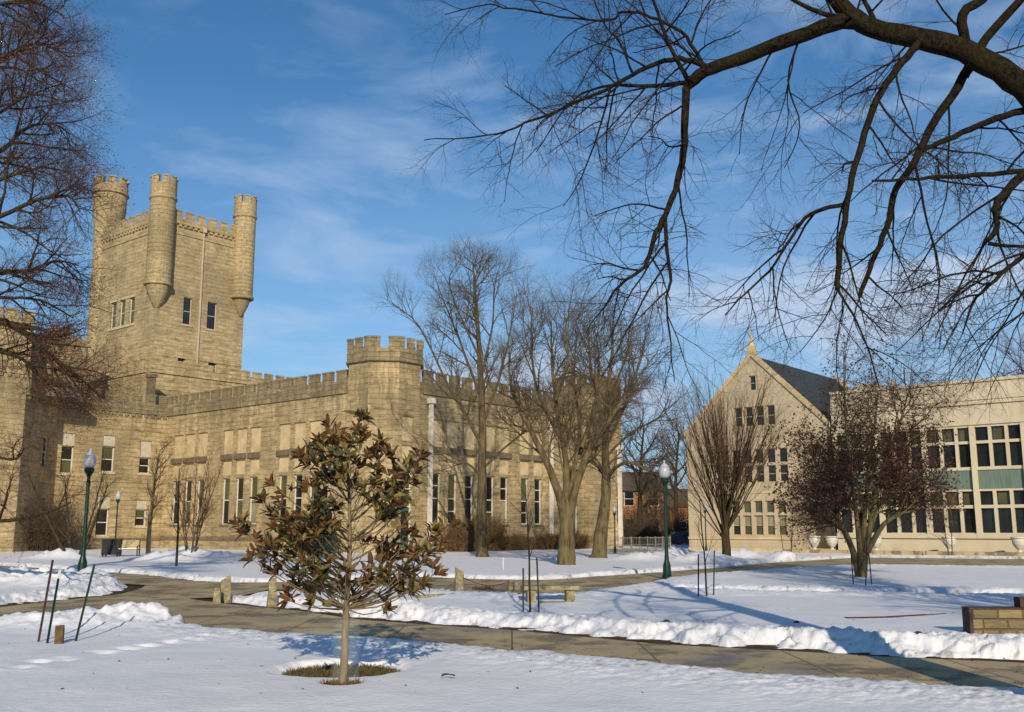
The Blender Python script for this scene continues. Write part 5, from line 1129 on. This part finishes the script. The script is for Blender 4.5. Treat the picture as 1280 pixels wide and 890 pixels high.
# leaf litter and bark bits scattered over the snow near the paths
lr = random.Random(77); LVt = []
for i in range(900):
    yy = 9.5*math.exp(lr.random()*1.5); xx = yy*lr.uniform(-.56, .56)
    if lr.random() < .55:
        P_ = lr.choice(PA_NEAR[2:]); q_ = gnd(P_[0]+lr.uniform(-120, 120), P_[1]-lr.uniform(-12, 38)); xx, yy = q_.x, q_.y
    LVt.append((xx, yy))
hh_, _ = snow_height(np.array([p[0] for p in LVt]), np.array([p[1] for p in LVt])); V_ = []
for (xx, yy), z_ in zip(LVt, hh_):
    a = lr.random()*6.28; s_ = lr.uniform(.006, .026); u = Vector((math.cos(a), math.sin(a), lr.uniform(-.2, .5)))*s_; w_ = Vector((-math.sin(a), math.cos(a), lr.uniform(0, .6)))*s_*.5; c_ = Vector((xx, yy, max(z_, .0)+.008))
    V_ += [tuple(c_-u), tuple(c_+w_), tuple(c_+u), tuple(c_-w_)]
tag(mesh_np('leaf_litter', np.array(V_), np.arange(len(V_)).reshape(-1, 4), simple('brown_leaf_litter', (.07, .04, .022)), None, smooth=False), 'tiny brown leaf and bark scraps strewn over snow and path', 'leaf litter', kind='stuff')
# ------------------------------------------------------------------ lamps
def lamp_proto():
    root = empty('street_lamp', (0, 0, 0)); p = MB()
    p.lathe([(.19, 0), (.19, .12), (.16, .16), (.145, .5), (.11, .62), (.085, .72), (.07, 1.0), (.06, 3.1), (.075, 3.16), (.075, 3.24), (.06, 3.28), (.06, 3.42), (.10, 3.5), (.165, 3.62), (.17, 3.7), (.13, 3.74)], 16); p.build('post', GREENM, root, smooth=False)
    g_ = MB(); g_.lathe([(.13, 3.74), (.19, 3.84), (.215, 3.97), (.20, 4.08), (.15, 4.17)], 18); g_.build('lamp_globe', GLOBE, root, smooth=True)
    c_ = MB(); c_.lathe([(.155, 4.17), (.12, 4.23), (.05, 4.29), (.03, 4.32), (.045, 4.36), (.01, 4.42)], 14); c_.build('lamp_cap', simple('grey_lamp_cap', (.45, .47, .5), .4), root)
    return root
lp = lamp_proto()
G_L = 'green street lamps with frosted globes'
for i, (px, py, pt, lb) in enumerate(((102, 722, 560, 'tall dark green lamp post at the left with frosted globe, beside the path'), (834, 724, 575, 'green lamp post with frosted globe in the snow between castle and gabled building'),
                        (143, 692, 612, 'thin distant lamp post behind the black bin at the castle wall'), (883, 692, 628, 'distant green lamp post before the left edge of the gabled building'), (769, 693, 632, 'distant dark lamp post at the east end of the castle by the railing'), (1108, 692, 632, 'black lamp post in front of the wing, behind the red-brown tree'))):
    o = lp if i == 0 else copy_tree(lp); q = gnd(px, py); o.location = (q.x, q.y, 0)
    hh = at(px, pt, q.y).z; s = hh/4.42; o.scale = (s if i < 2 else .8*s, s if i < 2 else .8*s, s); tag(o, lb, 'street lamp', G_L)
# ------------------------------------------------------------------ stakes
def stake(px, py, ptx, pty, Yo, m, label, tipw=False, grp=None, r=.016):
    q = gnd(px, py); t = at(ptx, pty, q.y+Yo); root = empty('stake', q, 0, label, 'stake', grp); d = t-q; b = MB()
    u = Vector((0, 0, 1)); M = Matrix.Translation((0, 0, 0)) @ u.rotation_difference(d.normalized()).to_matrix().to_4x4(); L_ = d.length
    b.box(-r, r, -.004, .004, -.1, L_-(0.12 if tipw else 0), M=M); b.box(-.004, .004, -r*1.3, -.0045, -.1, L_-(0.12 if tipw else 0), M=M)
    z = .25
    while z < L_-.2: b.box(-r*.5, r*.5, .0045, .014, z, z+.02, M=M); z += .09
    b.build('stake_post', m, root)
    if tipw: c_ = MB(); c_.box(-r, r, -.004, .004, L_-.12, L_, M=M); c_.box(-.004, .004, -r*1.3, -.0045, L_-.12, L_, M=M); c_.build('painted_tip', WHITE, root)
    return root
GS = 'steel stakes beside young trees'
stake(47, 808, 66, 700, .1, RUST, 'rusty leaning steel stake, leftmost of the three in the left foreground', grp=GS)
stake(58, 810, 75, 712, -.05, GREENM, 'green leaning steel stake with white tip, middle of the left foreground three', True, grp=GS)
stake(93, 808, 118, 706, .15, GREENM, 'dark leaning steel stake right of the short wooden post', grp=GS)
stake(654, 771, 654, 710, 0, BLACKM, 'dark upright stake left of the sapling by the stone bench', grp=GS)
stake(674, 771, 671, 697, 0, BLACKM, 'dark upright stake right of the sapling by the stone bench', grp=GS)
stake(873, 749, 873, 693, 0, BLACKM, 'dark upright stake left of the sapling near the right lamp post', grp=GS)
stake(892, 748, 893, 688, 0, BLACKM, 'dark upright stake right of the sapling near the right lamp post', grp=GS)
stake(1067, 734, 1064, 694, 0, GREENM, 'green stake left of the red-brown tree', grp=GS)
stake(1082, 736, 1084, 660, .2, GREENM, 'longest green stake against the stems of the red-brown tree', grp=GS)
stake(1090, 734, 1086, 692, 0, GREENM, 'green stake right of the red-brown tree', grp=GS)
stake(629, 713, 629, 697, 0, WHITE, 'short pale marker stake in the snow near the russet hedge')
# rough stones / posts
def rough_stone(px, py, w, d, h, label, seed, name='standing_stone', m=LIME, taper=.8, rz=.3, cat='stone', lean=0.0, loc=None, top=0.0):
    r = random.Random(seed); b = MB(); n = 5; rings = []
    for j in range(n+1):
        t = j/n; k_ = 1-(1-taper)*t; ring = []
        for i in range(12):
            a = 2*math.pi*i/12; c_, s_ = math.cos(a), math.sin(a); x = math.copysign(abs(c_)**.45, c_)*w/2*k_; y = math.copysign(abs(s_)**.45, s_)*d/2*k_
            ring.append((x*(1+r.uniform(-.07, .07))+lean*t*h, y*(1+r.uniform(-.07, .07)), h*t+(r.uniform(-.03, .03)*h+top*x/w*h if j == n else 0)))
        rings.append(ring)
    for rg in rings: b.v += rg
    for j in range(n):
        for i in range(12): b.f.append((j*12+i, j*12+(i+1) % 12, (j+1)*12+(i+1) % 12, (j+1)*12+i)); b.m.append(0)
    b.f.append(tuple(n*12+i for i in range(12))); b.m.append(0)
    o = b.build(name, m); q = gnd(px, py) if loc is None else loc; o.location = (q.x, q.y, -.05); o.rotation_euler = (0, 0, rz); tag(o, label, cat); return o
rough_stone(281, 752, .26, .2, .58, 'taller lichened stone of the leaning pair at the path junction', 1, rz=.4, top=.3)
rough_stone(271, 754, .18, .2, .38, 'lower rounded stone leaning against the taller one at the path junction', 2, rz=.2)
rough_stone(340, 757, .24, .18, .62, 'tapered limestone post left of the magnolia, before the dark conifer', 3, taper=.55)
rough_stone(574, 743, .24, .2, .64, 'slim upright limestone post with slanted top, right of the magnolia', 4, taper=.85, top=-.25)
rough_stone(639, 740, .22, .2, .36, 'left half of the low mossy stone pair behind the stakes', 5, taper=.7)
rough_stone(646, 741, .18, .2, .32, 'right, lower half of the low mossy stone pair behind the stakes', 6, taper=.75)
rough_stone(73, 811, .12, .12, .36, 'short brown wooden post between the leaning stakes in the left foreground', 8, name='wooden_post', m=WOODP, taper=.96, cat='post')
# chain between posts
q0, q1 = at(579, 722, gnd(574, 743).y), at(635, 728, gnd(639, 740).y); ch = MB()
ch.tube([q0.lerp(q1, t)+Vector((0, 0, -.13*math.sin(math.pi*t))) for t in [i/10 for i in range(11)]], .009, 5); tag(ch.build('chain', RUST), 'thin drooping chain between the slim limestone post and the low mossy stones', 'chain')
# stone bench
def bench():
    q = gnd(688, 757); rz = .12; root = empty('stone_bench', (q.x, q.y, 0), rz, 'low stone bench with a flat slab seat behind the middle stakes', 'bench')
    s = MB(); s.box(-.62, .62, -.2, .2, .34, .42); s.build('seat', LIME, root)
    for x in (-.42, .42):
        l = MB(); l.box(x-.09, x+.09, -.14, .14, -.05, .34-.002); l.build('leg', LIME, root)
    s = MB(); s.box(-.28, .28, -.24, -.17, -.03, .10); s.build('foot_slab', TRIMD, root)
bench()
# low kerb edging
def edging(pts, h, w, m, label, name='stone_edging'):
    P = [gnd(*p) for p in pts]; b = MB()
    for a, c_ in zip(P[:-1], P[1:]):
        d = (c_-a); L_ = d.length; n = max(1, int(L_/.6)); an_ = math.atan2(d.y, d.x)
        for i in range(n):
            M = Matrix.Translation(a+d*(i/n)) @ Matrix.Rotation(an_, 4, 'Z'); b.box(.012, L_/n-.012, -w/2, w/2, -.05, h*rng.uniform(.93, 1.05), M=M)
    tag(b.build(name, m), label, 'edging')
edging([(520, 751), (560, 749), (600, 746), (648, 743)], +.12, .16, LIME, 'low pale stone edging in the snow behind the magnolia and the stakes')
edging([(1057, 778), (1110, 777), (1160, 774), (1205, 771)], .085, .12, REDB, 'low dark red edging leading to the garden wall at the right')
# garden wall at right
COPD = simple('dark_brown_garden_stone', (.07, .045, .035), .9, .3, 9)
def gwall():
    a = gnd(1214, 799); root = empty('garden_wall', (a.x, a.y, 0), -.04, 'low tan stone garden wall with dark end, cut by the right edge', 'wall')
    b = MB(); b.box(0.05, 2.6, 0, .27, -.05, .43); b.build('wall_body', TANST, root)
    c_ = MB(); c_.box(.0, 2.62, -.012, .28, .432, .455); c_.build('coping', COPD, root)
    c_ = MB(); c_.box(-.0, .046, .0, .27, -.05, .428); c_.build('end_face', COPD, root)  # left end covered by a slab darker than the tan body
    c_ = MB(); c_.box(.78, 2.6, .05, .26, .457, .60); c_.build('upper_tier', COPD, root)
gwall()
# urns
def urn_proto():
    root = empty('urn', (0, 0, 0)); b = MB(); b.lathe([(.22, 0), (.22, .06), (.12, .12), (.10, .2), (.2, .3), (.33, .5), (.38, .72), (.36, .8), (.43, .86), (.43, .92), (.34, .92), (.32, .84)], 20); b.build('bowl', URN, root, smooth=False)
    s = MB(); s.lathe([(.32, .84), (.22, .88), (.05, .9)], 12); s.build('snow_filling', SNOW, root, smooth=True); return root
up = urn_proto()
for i, (px, Yd, lb) in enumerate(((1018, 2.2, 'white urn planter left of the dark entrance, leftmost of the row'), (1040, 2.2, 'white urn planter at the dark entrance, second from the left'), (1095, 2.2, 'white urn planter behind the red-brown tree'), (1187, 2.2, 'white urn planter behind the whip-thin sapling'), (1274, 2.2, 'white urn planter at the right edge of the photo'))):
    o = up if i == 0 else copy_tree(up); s_, _ = hx(G, px, 680, -2.2); P = G+LX*-2.2+LY*s_; o.location = (P.x, P.y, .2); o.scale = (1.05,)*3; o.rotation_euler = (0, 0, i); tag(o, lb, 'planter', 'white urns in front of the wing')
# bin and bench at the left
def bin_():
    q = gnd(139, 697); root = empty('litter_bin', (q.x, q.y, 0), .1, 'black slatted litter bin standing in the snow beside the park bench', 'bin')
    b = MB(); b.box(-.48, .48, -.35, .35, .16, 1.0)
    for i in range(11): b.box(-.47+i*.086, -.47+i*.086+.05, -.375, -.352, .18, .98)
    b.build('body', BLACKM, root); b = MB(); b.box(-.52, .52, -.40, .39, 1.002, 1.07); b.build('lid', BLACKM, root)
    for x in (-.4, .4):
        for y in (-.3, .3): l = MB(); l.box(x-.04, x+.04, y-.04, y+.04, -.05, .16-.002); l.build('leg', BLACKM, root)
    q = gnd(160, 697); root = empty('park_bench', (q.x, q.y, 0), .1, 'black-framed park bench with snow on its seat, right of the black bin', 'bench')
    b = MB()
    for i in range(4): b.box(-.62, .62, -.25+i*.13, -.25+i*.13+.1, .44, .48)
    b.build('seat', BLACKM, root); b = MB()
    for i in range(4): b.box(-.62, .62, .30+i*.012, .33+i*.012, .55+i*.12, .62+i*.12)
    b.build('backrest', TRIM, root); b = MB(); b.box(-.6, .6, -.24, .22, .482, .53); b.build('snow_cover', SNOW, root)
    for x in (-.55, .55): b = MB(); b.box(x-.03, x+.03, -.26, -.2, -.05, .66); b.box(x-.03, x+.03, .24, .3, -.05, 1.05); b.box(x-.03, x+.03, -.26, .3, .66, .7); b.build('leg', BLACKM, root)
bin_()
# ramp railing at the castle's east entrance
def railing(pa, pb_, label, n, h=1.05):
    a, b2 = pa, pb_; root = empty('ramp_railing', (a.x, a.y, 0), 0, label, 'railing'); d = b2-a; b = MB()
    for z in (h, h*.55, .15): b.tube([Vector((0, 0, z)), Vector((d.x, d.y, z))], .03, 6)
    b.build('rail', RAILM, root); b = MB()
    for i in range(n*5+1): p_ = d*(i/(n*5)); b.tube([Vector((p_.x, p_.y, .15)), Vector((p_.x, p_.y, h))], .014, 4)
    b.build('balusters', RAILM, root)
    for i in range(n+1): p_ = d*(i/n); b = MB(); b.tube([Vector((p_.x, p_.y, -.05)), Vector((p_.x, p_.y, h+.08))], .04, 6); b.build('post', RAILM, root)
railing(gnd(757, 692.5), gnd(789, 692), 'pale handrail with balusters at the east entrance of the castle, nearer run', 3)
railing(gnd(790, 691.6), gnd(838, 690), 'pale ramp railing running right from the castle towards the parked car', 5)
rmp = MB(); qa, qb = gnd(757, 691), gnd(838, 688.8)
rmp.face([(qa.x, qa.y+.3, .25), (qb.x, qb.y+.3, .16), (qb.x, qb.y+2, .16), (qa.x, qa.y+2, .25)]); rmp.face([(qa.x, qa.y+.3, -.03), (qb.x, qb.y+.3, -.03), (qb.x, qb.y+.3, .16), (qa.x, qa.y+.3, .25)]); tag(rmp.build('ramp', PAVE), kind='structure')
# car
def car():
    P = at(855, 690, 93); root = empty('parked_car', (P.x, 93, 0), 0, 'dark blue parked car in the gap left of the gabled building', 'car'); b = MB()
    prof = [(-2.2, .35), (-2.25, .75), (-1.9, .92), (-1.35, .97), (-.75, 1.42), (.55, 1.45), (1.25, 1.02), (2.1, .92), (2.25, .6), (2.2, .35)]; hw = .86
    n = len(prof)
    for y, k_ in ((-hw, 1), (hw, 1)): b.v += [(x, y*(.84 if z > 1.1 else 1), z) for x, z in prof]
    for i in range(n): b.f.append((i, (i+1) % n, n+(i+1) % n, n+i)); b.m.append(0)
    b.f.append(tuple(range(n))); b.m.append(0); b.f.append(tuple(range(2*n-1, n-1, -1))); b.m.append(0); b.build('body', CARP, root)
    for side in (-1, 1):
        w_ = MB(); w_.face([(-1.2, side*.875, 1.0), (1.05, side*.875, 1.02), (.5, side*.745, 1.39), (-.72, side*.745, 1.37)]); w_.build('window', GLASS, root)
    for x in (-1.35, 1.35):
        for y in (-.8, .8):
            w_ = MB(); w_.tube([(x, y-.11, .32), (x, y+.11, .32)], .33, 16); wo = w_.build('wheel', TYRE, root); r_2 = MB(); r_2.tube([(x, y-.12, .32), (x, y+.12, .32)], .19, 12); r_2.build('rim', RAILM, wo)
car()
